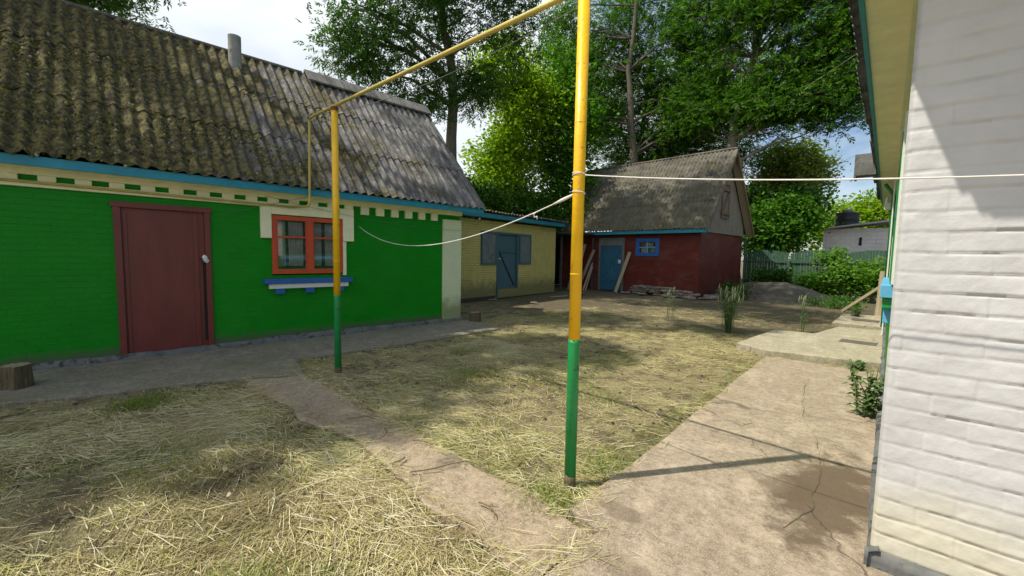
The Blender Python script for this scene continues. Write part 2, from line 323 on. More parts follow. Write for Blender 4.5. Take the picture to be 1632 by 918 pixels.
class MB:
    """collects boxes, tubes and loose polygons, then links them as one mesh object"""
    def __init__(s): s.v = []; s.f = []
    def add(s, vs, fs):
        n = len(s.v); s.v += [tuple(p) for p in vs]; s.f += [tuple(i+n for i in f) for f in fs]; return s
    def box(s, x0, x1, y0, y1, z0, z1):
        a = [(x, y, z) for z in (z0, z1) for y in (y0, y1) for x in (x0, x1)]
        return s.add(a, [(0, 2, 3, 1), (4, 5, 7, 6), (0, 1, 5, 4), (2, 6, 7, 3), (0, 4, 6, 2), (1, 3, 7, 5)])
    def bar(s, p, q, w, h, up=(0, 0, 1)):
        p = Vector(p); q = Vector(q); d = (q-p).normalized(); u = Vector(up)
        if abs(d.dot(u)) > .98: u = Vector((1, 0, 0))
        a = d.cross(u).normalized()*w/2; b = a.cross(d).normalized()*h/2
        vs = [c+e for c in (p, q) for e in (-a-b, a-b, a+b, -a+b)]
        return s.add(vs, [(3, 2, 1, 0), (4, 5, 6, 7), (0, 1, 5, 4), (1, 2, 6, 5), (2, 3, 7, 6), (3, 0, 4, 7)])
    def tube(s, pts, rad, n=10, caps=True):
        pts = [Vector(p) for p in pts]; k = len(pts)
        if not hasattr(rad, '__len__'): rad = [rad]*k
        u = None; vs = []
        for i, p in enumerate(pts):
            d = (pts[min(i+1, k-1)]-pts[max(i-1, 0)]).normalized()
            if u is None: u = d.orthogonal().normalized()
            u = (u-d*u.dot(d)).normalized(); b = d.cross(u)
            vs += [p+(u*math.cos(t)+b*math.sin(t))*rad[i] for t in [2*math.pi*j/n for j in range(n)]]
        fs = [(i*n+j, i*n+(j+1) % n, (i+1)*n+(j+1) % n, (i+1)*n+j) for i in range(k-1) for j in range(n)]
        if caps: fs += [tuple(range(n))[::-1], tuple(range((k-1)*n, k*n))]
        return s.add(vs, fs)
    def prism(s, poly, z0, z1):
        n = len(poly)
        vs = [(x, y, z0) for x, y in poly]+[(x, y, z1) for x, y in poly]
        return s.add(vs, [tuple(range(n))[::-1], tuple(range(n, 2*n))]+[(i, (i+1) % n, (i+1) % n+n, i+n) for i in range(n)])
    def build(s, name, mat, parent=None, bevel=0, smooth=False, off=None, sub=0):
        if off is None: off = LOC.get(parent.name, np.zeros(3)) if parent else np.zeros(3)
        me = bpy.data.meshes.new(name); me.from_pydata([tuple(np.array(p)-off) for p in s.v], [], s.f); me.update()
        me.materials.append(mat); o = bpy.data.objects.new(name, me); link(o, parent); LOC[o.name] = np.asarray(off, float)
        if smooth: me.shade_smooth() if hasattr(me, 'shade_smooth') else None
        if bevel:
            b = o.modifiers.new('bevel', 'BEVEL'); b.width = bevel; b.segments = 2; b.limit_method = 'ANGLE'; b.angle_limit = R(40)
        return o
def copy_tree(o, parent=None):
    c = o.copy(); col.objects.link(c)
    if parent: c.parent = parent
    for ch in list(o.children): copy_tree(ch, c)
    return c
def vnoise(P, sc, seed=0, octv=3):
    """value noise, numpy, any (N,2|3) points -> about -1..1"""
    P = np.asarray(P, float)
    if P.shape[1] == 2: P = np.c_[P, np.zeros(len(P))]
    tot = np.zeros(len(P)); a = 1.; na = 0
    for o in range(octv):
        Q = P*sc*2**o+17.3*o+seed*7.7; i = np.floor(Q).astype(np.int64); f = Q-i; f = f*f*(3-2*f); r = 0
        for dx in (0, 1):
            for dy in (0, 1):
                for dz in (0, 1):
                    h = (i[:, 0]+dx)*374761393+(i[:, 1]+dy)*668265263+(i[:, 2]+dz)*2147483647+seed*144665
                    h = (h ^ (h >> 13))*1274126177; h = (h ^ (h >> 16)) & 0xffff
                    r = r+(h/32767.5-1)*(f[:, 0] if dx else 1-f[:, 0])*(f[:, 1] if dy else 1-f[:, 1])*(f[:, 2] if dz else 1-f[:, 2])
        tot += r*a; na += a; a *= .5
    return tot/na
def grid_faces(nu, nv, off=0):
    i = np.arange(nu-1)[:, None]*nv+np.arange(nv-1)[None]+off; i = i.ravel()
    return np.c_[i, i+nv, i+nv+1, i+1]

def corrugated(name, O, U, D, length, slope, rows, mat, parent, pitch=.155, amp=.024, sheet=1.12, step=.016, res=9, rough=0., roughside=None, seed=0):
    """corrugated cement sheets in overlapping rows; O = ridge start, U along the ridge, D down the slope"""
    O = np.array(O, float); U = np.array(U, float)/np.linalg.norm(U); D = np.array(D, float)/np.linalg.norm(D)
    N = np.cross(U, D); N = N if N[2] > 0 else -N
    u = np.arange(0, length+1e-6, pitch/res); rr = np.random.default_rng(seed+5)
    Vs = []; Fs = []; base = 0; rl = slope/rows
    ns = int(length/sheet)+2
    for r in range(rows):
        d0 = r*rl-(.10 if r else 0); d1 = (r+1)*rl
        v = np.linspace(0, 1, max(12, int((d1-d0)/.028)))
        edge = rr.normal(0, .014, ns); lift = rr.uniform(-.004, .006, ns); si = (u/sheet).astype(int)
        uu, vv = np.meshgrid(u, v, indexing='ij'); e1 = edge[si][:, None]; lf = lift[si][:, None]
        dd = d0+vv*(d1-d0+e1)
        wav = amp*np.cos(2*np.pi*uu/pitch)
        hgt = wav+step*vv+lf*vv
        P = np.c_[uu.ravel(), dd.ravel()]
        if rough:
            k = 1. if roughside is None else np.clip((roughside[1]-uu.ravel())/(roughside[1]-roughside[0]), .06, 1.)
            hgt = hgt+(rough*k*np.clip(vnoise(P, 17, seed, 3)+.12, 0, 1)**1.1*2.2).reshape(hgt.shape)
        hgt = hgt+(vnoise(P, .7, seed+3, 2)*.014).reshape(hgt.shape)
        for kk, dz in ((0, 0.), (1, -.009)):
            X = O+uu[..., None]*U+dd[..., None]*D+(hgt+dz)[..., None]*N
            Vs.append(X.reshape(-1, 3)); f = grid_faces(len(u), len(v), base)
            Fs.append(f if kk == 0 else f[:, ::-1]); base += X.shape[0]*X.shape[1]
        nv = len(v); a = base-2*len(u)*nv; b = base-len(u)*nv
        i = np.arange(len(u)-1)
        Fs.append(np.c_[a+i*nv+nv-1, b+i*nv+nv-1, b+(i+1)*nv+nv-1, a+(i+1)*nv+nv-1])
        j = np.arange(nv-1); Fs.append(np.c_[a+j, a+j+1, b+j+1, b+j]); q = (len(u)-1)*nv; Fs.append(np.c_[a+q+j, b+q+j, b+q+j+1, a+q+j+1])
    return mesh_np(name, np.concatenate(Vs), np.concatenate(Fs), mat, parent, True)

# ------------------------------------------------------------ ground and paths
def inpoly(P, poly):
    x, y = P[:, 0], P[:, 1]; c = np.zeros(len(P), bool); n = len(poly)
    for i in range(n):
        (x0, y0), (x1, y1) = poly[i], poly[(i+1) % n]
        if y0 == y1: continue
        t = ((y0 > y) != (y1 > y)) & (x < (x1-x0)*(y-y0)/(y1-y0)+x0); c ^= t
    return c
def wobble(poly, step=.12, amp=.03, seed=0):
    out = []; n = len(poly)
    for i in range(n):
        a = np.array(poly[i]); b = np.array(poly[(i+1) % n]); k = max(1, int(np.linalg.norm(b-a)/step))
        for j in range(k): out.append(a+(b-a)*j/k)
    out = np.array(out); out[:, 0] += amp*vnoise(out, 2.2, seed, 3); out[:, 1] += amp*vnoise(out, 2.2, seed+9, 3)
    return [tuple(p) for p in out]
APRON = [(-7.62, -5), (-6.3, -5), (-6.15, -.75), (-5.95, -.1), (-5.78, .65), (-5.66, 1.12), (-5.3, 1.75), (-6.14, 1.85), (-6.15, 3.1), (-6.12, 4.2), (-6.2, 5.75), (-6.6, 5.95), (-7.62, 5.9)]
CROSS = [(-5.66, 1.13), (-5.16, 1.12), (-3.2, 1.38), (-1.84, 1.36), (-1.2, 1.36), (-1.2, 1.9), (-1.7, 1.89), (-3.18, 1.82), (-4.6, 1.8), (-5.3, 1.75)]
SLAB = [(-1.25, -4), (1.6, -4), (1.6, 2.4), (0, 2.62), (-.15, 2.7), (-.22, 7.4), (-1.84, 7.34), (-1.52, 3.3), (-1.44, 1.93), (-1.2, 1.9), (-1.2, 1.36), (-1.27, 1.34)]
SLAB2 = [(-2.36, 7.62), (-1.85, 7.36), (-.35, 7.75), (-.55, 9.95), (-2.3, 9.75)]
SLAB3 = [(-1.72, 10.2), (-.55, 10.3), (-.6, 11.9), (-1.55, 11.7)]
SLAB4 = [(-1.75, 12.3), (-.8, 12.4), (-1.0, 14.9), (-1.85, 14.5)]
def gz(P):
    P = np.asarray(P, float)
    z = 0.012*vnoise(P, .8, 3, 3)+.012*vnoise(P, 3.5, 5, 2)
    near = np.ones(len(P))
    return z-.02
def axis(a, b, n0, n1, s):
    near = np.arange(n0, n1, s); l = n0-np.cumsum(s*1.25**np.arange(60)); l = l[l > a][::-1]; r = near[-1]+np.cumsum(s*1.25**np.arange(60)); r = r[r < b]
    return np.concatenate([[a], l, near, r, [b]])
gx = axis(-700, 700, -8, 1, .07); gy = axis(-700, 700, -1, 11, .07)
XX, YY = np.meshgrid(gx, gy, indexing='ij'); P = np.c_[XX.ravel(), YY.ravel()]
Z = gz(P)
onp = np.zeros(len(P), bool)
for q in (APRON, CROSS, SLAB, SLAB2): onp |= inpoly(P, q)
Z[onp] = np.minimum(Z[onp], -.03)
md = np.exp(-((P[:, 0]+5.0)/1.9)**2-((P[:, 1]-19.)/1.3)**2)   # spoil heap
mnd = .62*md
o = mesh_np('ground', np.c_[P, Z], grid_faces(len(gx), len(gy)), M['soil'], None, True); tag(o, kind='structure')
def path(name, poly, z0, z1, mat, amp=.03, seed=0, sag=None):
    o = MB().prism(wobble(poly, .12, amp, seed), z0, z1).build(name, mat, None); tag(o, kind='structure')
    b = o.modifiers.new('bevel', 'BEVEL'); b.width = .012; b.segments = 2; b.limit_method = 'ANGLE'; b.angle_limit = R(60)
    return o
path('concrete_path', APRON, -.2, .012, M['apron'], .05, 1)
path('sandy_path', CROSS, -.2, .004, M['sandy'], .12, 2)
path('concrete_path', SLAB, -.2, .018, M['slab'], .02, 3)
path('concrete_path', SLAB2, -.2, .10, M['slab2'], .03, 4)
path('concrete_path', SLAB3, -.2, .05, M['slab2'], .02, 5)
path('concrete_path', SLAB4, -.2, .06, M['slab2'], .02, 6)

# spoil heap
a = np.linspace(-1, 1, 60); XX, YY = np.meshgrid(a*2.6, a*1.5, indexing='ij'); P = np.c_[XX.ravel(), YY.ravel()]
r2 = (P[:, 0]/2.6)**2+(P[:, 1]/1.5)**2
Z = .68*np.clip(1-r2, 0, 1)**1.2*(1+.25*vnoise(P, 1.2, 8, 3))-.06+.03*vnoise(P, 5, 9, 2)
m = NM('grey earth'); m.rough(1); m.color(m.mix(m.ramp(m.noise(7, 10, .7), [(.35, 0.), (.65, 1.)]), (.07, .065, .052), (.14, .125, .10))); m.bump(m.noise(30, 6, .7), .8, .03)
o = mesh_np('earth_heap', np.c_[P+np.array([-4.6, 18.6]), Z], grid_faces(60, 60), m.m, None, True); tag(o, 'low grey heap of loose earth in front of the green fence', 'earth heap')

# ------------------------------------------------------------ green house
gh = empty('green_house', (-7.6, 0, 0), 0, 'long green painted brick house with cream trim under a mossy corrugated roof', 'house')
x0 = -7.6; Y0, Y1 = -7.0, 5.79
b = MB(); T = .3
for (a0, a1, z0, z1) in [(Y0, .15, 0, 2.5), (.15, 1.19, 2.10, 2.5), (1.19, 2.0, 0, 2.5), (2.0, 3.14, 0, 1.10), (2.0, 3.14, 2.07, 2.5), (3.14, Y1-.02, 0, 2.5)]:
    b.box(x0-T, x0, a0, a1, z0, z1)
b.box(-12, x0-T, Y1-.32, Y1-.02, 0, 2.5); b.box(-12, -11.7, Y0, Y1-.32, 0, 2.5); b.box(-11.7, x0-T, Y0, Y0+.3, 0, 2.5)
wl = b.build('wall', M['green_brick'], gh)
for y in (Y1-.27, Y0+.02):
    g = MB(); g.add([(-11.9, y, 2.5), (-7.7, y, 2.5), (-9.7, y, 5.02), (-11.9, y+.2, 2.5), (-7.7, y+.2, 2.5), (-9.7, y+.2, 5.02)], [(0, 1, 2), (5, 4, 3), (0, 3, 4, 1), (1, 4, 5, 2), (2, 5, 3, 0)])
    g.build('gable_boards', M['old_wood'], gh)
# corner pillar and cornice
MB().box(x0-.1, x0+.05, 5.31, Y1, .03, 2.24).build('corner_pillar', M['cream_brick'], gh, .008)
c = MB(); cx = x0+.055
c.box(x0, cx+.02, Y0, Y1, 2.335, 2.50)
y = Y0+.11
ws = []
while y < Y1-.1:
    ws.append(y); y += .305
for y in ws:
    if y+.155 > 5.3: continue
    if y < 3.3: c.box(x0, cx, y+random.uniform(-.008, .008), y+.155, 2.268, 2.335)
    else: c.box(x0, cx, y+random.uniform(-.008, .008), y+.155, 2.19-.0*y, 2.335)
c.box(x0, cx, Y0, 3.34, 2.195, 2.268)
c.box(x0, cx, 1.84, 2.0-.005, 1.70, 2.195); c.box(x0, cx, 3.145, 3.34, 1.69, 2.195); c.box(x0, cx, 1.995, 3.145, 2.085, 2.195)
c.box(x0, cx-.03, 3.145, 3.21, 1.08, 1.69)
c.build('cornice', M['cream'], gh, .006)
# soffit + fascia
MB().box(x0+.075, -7.28, Y0, 6.15, 2.47, 2.50).build('soffit', M['cream'], gh)
f = MB().box(-7.28, -7.25, Y0, 6.18, 2.40, 2.515).build('fascia', M['turq'], gh, .004)
# plinth with rough top
pl = np.linspace(Y0, Y1+.05, 260); top = .085+.035*vnoise(np.c_[pl, pl*0], 1.5, 4, 4)
Vp = []; prof = [(.0, 1.03), (.035, 1.), (.055, .75), (.065, .3), (.075, -.3)]
for j, (dx, kz) in enumerate(prof):
    Vp.append(np.c_[x0+dx+.012*vnoise(np.c_[pl, pl*0+j], 3, j, 3), pl, np.where(kz > 0, top*kz, -.05)])
Vp = np.stack(Vp, 1).reshape(-1, 3); mesh_np('plinth', Vp, grid_faces(len(pl), 5)[:, ::-1], M['plinth'], gh, True)
# roof
ridge = (-9.69, -7.2, 5.215); eave = np.array([-7.22, 0, 2.52]); Dv = np.array([eave[0]-ridge[0], 0, eave[2]-ridge[2]]); SL = np.linalg.norm(Dv)
Dv = Dv/SL
rf = corrugated('roof', ridge, (0, 1, 0), Dv, 13.4, SL, 3, M['slate_green'], gh, .158, .027, rough=.022, roughside=(6.8, 9.6), seed=1, res=10)
corrugated('rear_roof', ridge, (0, 1, 0), Dv*np.array([-1, 1, 1]), 13.4, SL, 3, M['slate_green'], gh, .158, .026, res=4, seed=2)
rm = np.random.default_rng(91); n = 9000
uy = rm.uniform(-2.2, 3.6, n); ud = rm.uniform(.02, 1, n)**.8*SL
kp = rm.uniform(size=n) < np.clip(.15+2.4*vnoise(np.c_[uy, ud], 1.1, 5, 3)+.35*(1.2-uy), 0, 1)
uy, ud = uy[kp], ud[kp]; n = len(uy); sz = rm.uniform(.008, .024, n)
Nn = np.array([-Dv[2], 0, Dv[0]]); Nn = Nn*np.sign(Nn[2])
cen = np.array([ridge[0], 0, ridge[2]])+ud[:, None]*Dv+np.array([0, 1, 0])*uy[:, None]+Nn*(.028*np.cos(2*np.pi*(uy+7.2)/.158)+.012)[:, None]
ang6 = np.arange(6)*np.pi/3; ring = []
for k_, hgt_ in ((1., -.3), (.7, .45)):
    for a_ in ang6: ring.append(cen+((np.cos(a_)*rm.uniform(.6, 1.3, n)*sz*k_)[:, None]*np.array([0, 1, 0])+(np.sin(a_)*rm.uniform(.7, 1.6, n)*sz*k_)[:, None]*Dv+(hgt_*sz)[:, None]*Nn))
ring.append(cen+(.7*sz)[:, None]*Nn); Vm = np.stack(ring, 1).reshape(-1, 3); b_ = np.arange(n)*13; Fm = []
for j in range(6): Fm.append(np.c_[b_+j, b_+(j+1) % 6, b_+6+(j+1) % 6, b_+6+j])
for j in (0, 2, 4): Fm.append(np.c_[b_+6+j, b_+6+j+1, b_+6+(j+2) % 6, b_+12])
M['moss'] = leafmat('moss cushions', [(.03, .03, .012), (.10, .085, .022), (.22, .20, .05), (.05, .05, .018), (.34, .32, .22)], .05, .95)
mo = mesh_np('moss', Vm, np.concatenate(Fm), M['moss'], rf); mo['kind'] = 'stuff'
rc = MB().add([(-9.99, 3.25, 5.10), (-9.68, 3.25, 5.32), (-9.42, 3.25, 5.06), (-9.99, 6.24, 5.10), (-9.68, 6.24, 5.32), (-9.42, 6.24, 5.06),
      (-9.97, 3.25, 5.07), (-9.68, 3.25, 5.28), (-9.44, 3.25, 5.03), (-9.97, 6.24, 5.07), (-9.68, 6.24, 5.28), (-9.44, 6.24, 5.03)],
     [(0, 3, 4, 1), (1, 4, 5, 2), (6, 7, 10, 9), (7, 8, 11, 10), (0, 1, 7, 6), (1, 2, 8, 7), (3, 9, 10, 4), (4, 10, 11, 5), (2, 5, 11, 8), (0, 6, 9, 3)])
rc.build('ridge_cap', M['slate_plain'], rf)
MB().tube([(-9.69, -7.2, 5.23), (-9.69, 3.2, 5.23)], .035, 8).build('ridge_roll', M['slate_plain'], rf)
MB().tube([(-9.42, 1.95, 4.75), (-9.42, 1.95, 5.42)], .105, 18).build('flue_pipe', M['cement_pipe'], rf)
MB().bar((-9.68, 6.14, 5.13), (-7.26, 6.14, 2.47), .03, .12, (0, 1, 0)).build('bargeboard', M['old_wood'], gh)
# door
dr = MB().box(x0-.05, x0-.012, .225, 1.12, .07, 2.03).build('door', M['maroon'], gh, .004)
MB().box(x0-.06, x0+.03, .15, .225, .05, 2.07).box(x0-.06, x0+.03, 1.12, 1.19, .05, 2.07).box(x0-.06, x0+.04, .13, 1.21, 2.03, 2.105).build('door_frame', M['maroon'], dr, .005)
MB().box(x0-.012, x0+.004, .985, 1.04, .07, 2.0).box(x0-.012, x0+.002, .24, .28, .09, 2.0).build('door_strip', M['maroon'], dr, .003)
MB().box(x0-.012, x0-.009, 1.085, 1.12, .15, 1.35).build('door_gap', M['interior'], dr)
MB().box(x0-.15, x0+.02, .13, 1.21, -.02, .06).build('door_sill', M['plinth'], dr, .01)
b = MB().tube([(x0+.02, 1.05, 1.36), (x0+.02, 1.15, 1.36)], .008, 6)
b.box(x0+.005, x0+.03, 1.07, 1.11, 1.30, 1.36).build('padlock', M['darkmetal'], dr)
bg = []
for i in range(7):
    for j in range(10):
        t = j/10*2*math.pi; r = (.012, .03, .036, .030, .034, .024, .005)[i]*(1+.3*random.uniform(-1, 1)); bg.append((x0+.04+r*math.cos(t)*.7, 1.10+.016*i*.35+r*math.sin(t), 1.42-.02*i))
o = mesh_np('plastic_bag', bg, [(i*10+j, i*10+(j+1) % 10, (i+1)*10+(j+1) % 10, (i+1)*10+j) for i in range(6) for j in range(10)], M['rag'], None, False); tag(o, 'small white plastic bag tied over the padlock of the maroon door', 'plastic bag')
# window
wn_ = MB()
for y in (2.0, 2.545, 3.07): wn_.box(x0-.04, x0+.03, y, y+.07+(.02 if y == 2.545 else 0), 1.12, 2.07)
wn_.box(x0-.04, x0+.028, 2.07, 3.07, 1.12, 1.20).box(x0-.04, x0+.028, 2.07, 3.07, 2.0, 2.07)
wn_ = wn_.build('window', M['redwin'], gh, .004)
MB().box(x0-.035, x0+.015, 2.07, 2.545, 1.715, 1.745).box(x0-.035, x0+.015, 2.635, 3.07, 1.715, 1.745).box(x0-.035, x0+.012, 2.07, 2.09, 1.2, 2.0).box(x0-.035, x0+.012, 3.05, 3.07, 1.2, 2.0).box(x0-.035, x0+.012, 2.525, 2.545, 1.2, 2.0).box(x0-.035, x0+.012, 2.635, 2.655, 1.2, 2.0).build('sash', M['redwin'], wn_, .003)
MB().box(x0-.02, x0-.014, 2.07, 3.07, 1.2, 2.0).build('pane', M['glass'], wn_)
for (ya, yb) in ((2.10, 2.22), (2.27, 2.5), (2.66, 2.8), (2.86, 3.04)):
    n = 12; cu = MB()
    for i in range(n):
        t0, t1 = ya+(yb-ya)*i/n, ya+(yb-ya)*(i+1)/n; q0, q1 = (.02 if i % 2 else 0), (0 if i % 2 else .02)
        cu.add([(x0-.06+q0, t0, 1.25), (x0-.06+q1, t1, 1.25), (x0-.06+q1, t1, 1.98), (x0-.06+q0, t0, 1.98)], [(0, 1, 2, 3)])
    cu.build('curtain', M['curtain'], wn_)
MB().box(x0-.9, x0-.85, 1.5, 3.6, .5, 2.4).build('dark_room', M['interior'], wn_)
MB().box(x0-.02, x0+.12, 1.86, 3.28, .965, 1.045).build('sill', M['blue'], wn_, .008)
MB().box(x0, x0+.08, 1.94, 3.22, .885, .963).build('sill_moulding', M['white'], wn_, .006)
for ya in (2.03, 2.49, 3.0): MB().box(x0, x0+.07, ya, ya+.135, .80, .883).build('sill_bracket', M['blue'], wn_, .005)

# ------------------------------------------------------------ gas pipe and its posts
def pole(nm, x, y, H, r, zb, label, flange=True):
    t = empty(nm, (x, y, 0), 0, label, 'pole', 'pipe support poles in the yard')
    MB().tube([(x, y, zb), (x, y, H)], r, 24).build('upper_pole', M['yellow'], t, 0, True)
    lp = MB().tube([(x, y, -.1), (x, y, zb-.02), (x, y, zb)], r+.0006, 24)
    for j in range(24):
        v = lp.v[48+j]; lp.v[48+j] = (v[0], v[1], v[2]+random.uniform(-.005, .005)+.006*math.sin(j*.8+x)-(.012 if j % 7 == 3 else 0))
    lp.build('lower_pole', M['polegreen'], t, 0, True)
    ft = MB().tube([(x, y, -.05), (x, y, .03), (x, y, .06)], r+.0014, 24)
    for j in range(24):
        v = ft.v[48+j]; ft.v[48+j] = (v[0], v[1], v[2]+random.uniform(-.025, .02))
    ft.build('stained_foot', M['stump'], t, 0, True)
    for z in (zb+.42, zb+1.35): MB().tube([(x, y, z-.004), (x, y, z), (x, y, z+.004)], [r, r+.0022, r], 24, False).build('weld_bead', M['yellow'], t, 0, True)
    MB().tube([(x, y, H-.03), (x, y, H+.012)], r*1.12, 20).build('pole_cap', M['rust'], t)
    return t
pole('support_pole', -1.625, 2.158, 3.085, .037, .968, 'near tall pole, yellow above and green below, at the corner of the concrete path')
pole('support_pole', -5.234, 2.093, 3.215, .040, .967, 'farther yellow and green pole standing in front of the green house window')
gp = empty('gas_pipe', (-5, 2.1, 0), 0, 'thin yellow gas pipe carried overhead on the poles and along the green house', 'gas pipe')
def arc(a, b, c, n=6):  # rounded corner at b
    a, b, c = map(Vector, (a, b, c)); p = b+(a-b).normalized()*.09; q = b+(c-b).normalized()*.09
    return [p.lerp(b, t).lerp(b.lerp(q, t), t) for t in [i/n for i in range(n+1)]]
A = (1.6, 2.5, 3.02); B_ = (-1.6, 2.155, 3.11); C_ = (-5.234, 2.09, 3.24); E_ = (-7.17, 2.47, 3.60); G_ = (-7.17, 2.45, 2.22); H_ = (-7.50, 2.28, 2.215)
MB().tube([A, B_, C_]+arc(C_, E_, G_)+arc(E_, G_, H_)+[H_], .019, 12).build('overhead_pipe', M['paleyellow'], gp, 0, True)
MB().tube([H_, (-7.515, 1.9, 2.225), (-7.52, -1, 2.25), (-7.52, -7, 2.27)], .015, 10).build('wall_pipe', M['paleyellow'], gp, 0, True)
def rope(nm, a, b, sag, r, mat, label, cat, n=24, knots=None, group=None):
    a, b = Vector(a), Vector(b); pts = []
    for i in range(n+1):
        t = i/n; p = a.lerp(b, t); p.z -= sag*4*t*(1-t); pts.append(p)
    m = MB().tube(pts, r, 6)
    if knots: knots(m, pts)
    o = m.build(nm, mat, None, 0, True); return tag(o, label, cat, group)
def kn(z, turns, back=0):
    def f(m, pts):
        q = [(-1.625+(.0405)*math.cos(t), 2.158+.0405*math.sin(t), z+.012*math.sin(t*.5)+.004*t/3) for t in [i*.5 for i in range(int(turns*12.6))]]
        m.tube(q, .0035, 5)
        if back:
            p = pts[back]; m.tube([p, p+Vector((-.02, 0, -.012)), p+Vector((-.015, 0, -.035)), p+Vector((.01, 0, -.03)), p+Vector((.012, 0, -.05))], .004, 5)
            p0 = pts[0]; m.tube([p0, p0.lerp(pts[1], .5), pts[1]], [.008, .011, .006], 6)
    return f
rope('clothesline', (-1.66, 2.15, 1.885), (-7.54, 3.42, 1.98), .34, .0042, M['rope'], 'white rope sagging from the near pole to the green house window corner', 'clothesline', 30, kn(1.885, 1.3, 2))
rope('clothesline', (-1.585, 2.16, 2.0), (.9, 2.42, 1.79), .045, .0036, M['rope'], 'taut white rope running from the near pole past the white brick wall', 'clothesline', 20, kn(2.0, 2.0))
rope('cable', (-5.25, 2.09, 3.17), (-1.625, 2.158, 3.02), .10, .003, M['cable'], 'thin sagging cable just below the overhead gas pipe', 'cable')
rope('cable', (-7.5, 1.3, 2.02), (-7.26, 2.6, 2.42), .0, .003, M['cable'], 'thin cable slanting from the maroon door up to the turquoise fascia', 'cable')
rope('cable', (-7.52, 1.9, 2.36), (-7.52, 5.75, 2.02), .10, .0025, M['cable'], 'thin wire strung below the cornice of the green house', 'cable')

# ------------------------------------------------------------ yellow shed  (local frame: +y along the front, +x out)
ys = empty('yellow_shed', (-10.39, 8.06, 0), R(8.03), 'small yellow brick shed with teal door and shutters behind the green house', 'shed')
b = MB()
for (a0, a1, z0, z1) in [(-2.2, 1.60, .02, 2.62), (1.60, 2.78, 2.22, 2.62), (1.60, 2.78, .02, .33), (2.78, 5.34, .02, 2.62)]: b.box(-.25, 0, a0, a1, z0, z1)
b.box(-3, -.25, 5.09, 5.34, .02, 2.62).box(-3, -.25, -2.2, -1.95, .02, 2.62).box(-3, -2.75, -1.95, 5.09, .02, 2.62)
b.build('wall', M['yellow_brick'], ys)
MB().box(-.01, .05, -2.2, 1.5, -.05, .12).build('foundation', M['dark_wood'], ys)
d = MB().box(-.09, -.05, 1.66, 2.74, .34, 1.60).box(-.09, -.06, 1.66, 2.74, 1.62, 2.2).build('door', M['teal_door'], ys, .004)
MB().box(-.04, .035, 1.59, 1.66, 0, 2.27).box(-.04, .03, 2.72, 2.79, .33, 2.2).box(-.04, .03, 1.66, 2.79, 2.2, 2.27).box(-.05, -.01, 1.66, 2.72, 1.585, 1.635).build('door_frame', M['teal_door'], d, .004)
MB().bar((-.03, 1.70, 1.68), (-.03, 2.62, .42), .02, .05, (1, 0, 0)).build('door_brace', M['darkmetal'], d)
MB().bar((0, 1.55, 1.40), (0.02, 1.8, 1.36), .02, .03, (1, 0, 0)).build('door_latch', M['rag'], d)
for (a0, a1) in ((.78, 1.56), (2.83, 3.56)):
    s = MB().box(.02, .035, a0+.05, a1-.05, 1.23, 2.2).build('shutter', M['plate'], ys)
    MB().box(.005, .055, a0, a0+.07, 1.17, 2.26).box(.005, .055, a1-.07, a1, 1.17, 2.26).box(.005, .052, a0+.07, a1-.07, 1.17, 1.24).box(.005, .052, a0+.07, a1-.07, 2.18, 2.26).build('shutter_frame', M['teal_door'], s, .003)
MB().box(.33, .36, -2.2, 5.45, 2.665, 2.80).build('fascia', M['turq'], ys, .004)
MB().box(0.0, .33, -2.2, 5.4, 2.67, 2.69).build('soffit', M['turq'], ys)
corrugated('roof', (-3.3, -2.3, 3.28), (0, 1, 0), (3.75, 0, -.44), 7.85, 3.8, 2, M['slate_green'], ys, .16, .026, res=7, rough=.02, seed=5)

# dark lean-to between shed and barn
lt = empty('lean_to', (-12.4, 15, 0), 0, 'dark open wood store between the yellow shed and the red barn', 'wood store')
MB().box(-14.4, -14.3, 13.5, 17.6, 0, 2.7).box(-14.3, -10.9, 17.5, 17.6, 0, 2.7).build('back_wall', M['dark_wood'], lt)
for p in ((-11.6, 14.3), (-11.15, 16.0)): MB().tube([(p[0], p[1], 0), (p[0], p[1], 2.35)], .06, 8).build('post', M['dark_wood'], lt)
MB().add([(-14.6, 13.4, 2.75), (-11.2, 13.6, 2.42), (-11.0, 16.2, 2.5), (-14.6, 17.6, 2.75), (-14.6, 13.4, 2.81), (-11.2, 13.6, 2.48), (-11.0, 16.2, 2.56), (-14.6, 17.6, 2.81)], [(0, 1, 2, 3), (7, 6, 5, 4), (0, 4, 5, 1), (1, 5, 6, 2), (2, 6, 7, 3), (3, 7, 4, 0)]).build('roof', M['dark_wood'], lt)

# ------------------------------------------------------------ red barn
BX, BY = -6.46, 16.23
rb = empty('red_barn', (BX, BY, 0), 0, 'dark red brick barn with a steep corrugated roof and board gable', 'barn')
b = MB(); bx0 = -13.2; by1 = 20.85; zt = 2.56
b.box(bx0, -10.97, BY, BY+.25, -.1, zt).box(-10.97, -9.68, BY, BY+.25, 2.32, zt).box(-9.68, -9.10, BY, BY+.25, -.1, zt)
b.box(-9.10, -8.12, BY, BY+.25, -.1, 1.58).box(-9.10, -8.12, BY, BY+.25, 2.26, zt).box(-8.12, BX, BY, BY+.25, -.1, zt)
b.box(BX-.25, BX, BY+.25, by1, -.1, zt).box(bx0, bx0+.25, BY+.25, by1, -.1, zt).box(bx0+.25, BX-.25, by1-.25, by1, -.1, zt)
b.build('wall', M['red_brick'], rb)
ay = 18.5; az = 5.92; ex = .40
fs = MB().box(bx0-.3, BX+.42, BY-.37, BY-.34, 2.46, 2.60).build('fascia', M['turq'], rb, .004)
MB().box(bx0, BX, BY-.34, BY, 2.565, 2.585).build('soffit', M['dark_wood'], rb)
MB().box(BX, BX+.06, BY-.05, by1+.05, 2.52, 2.62).build('gable_beam', M['old_wood'], rb, .004)
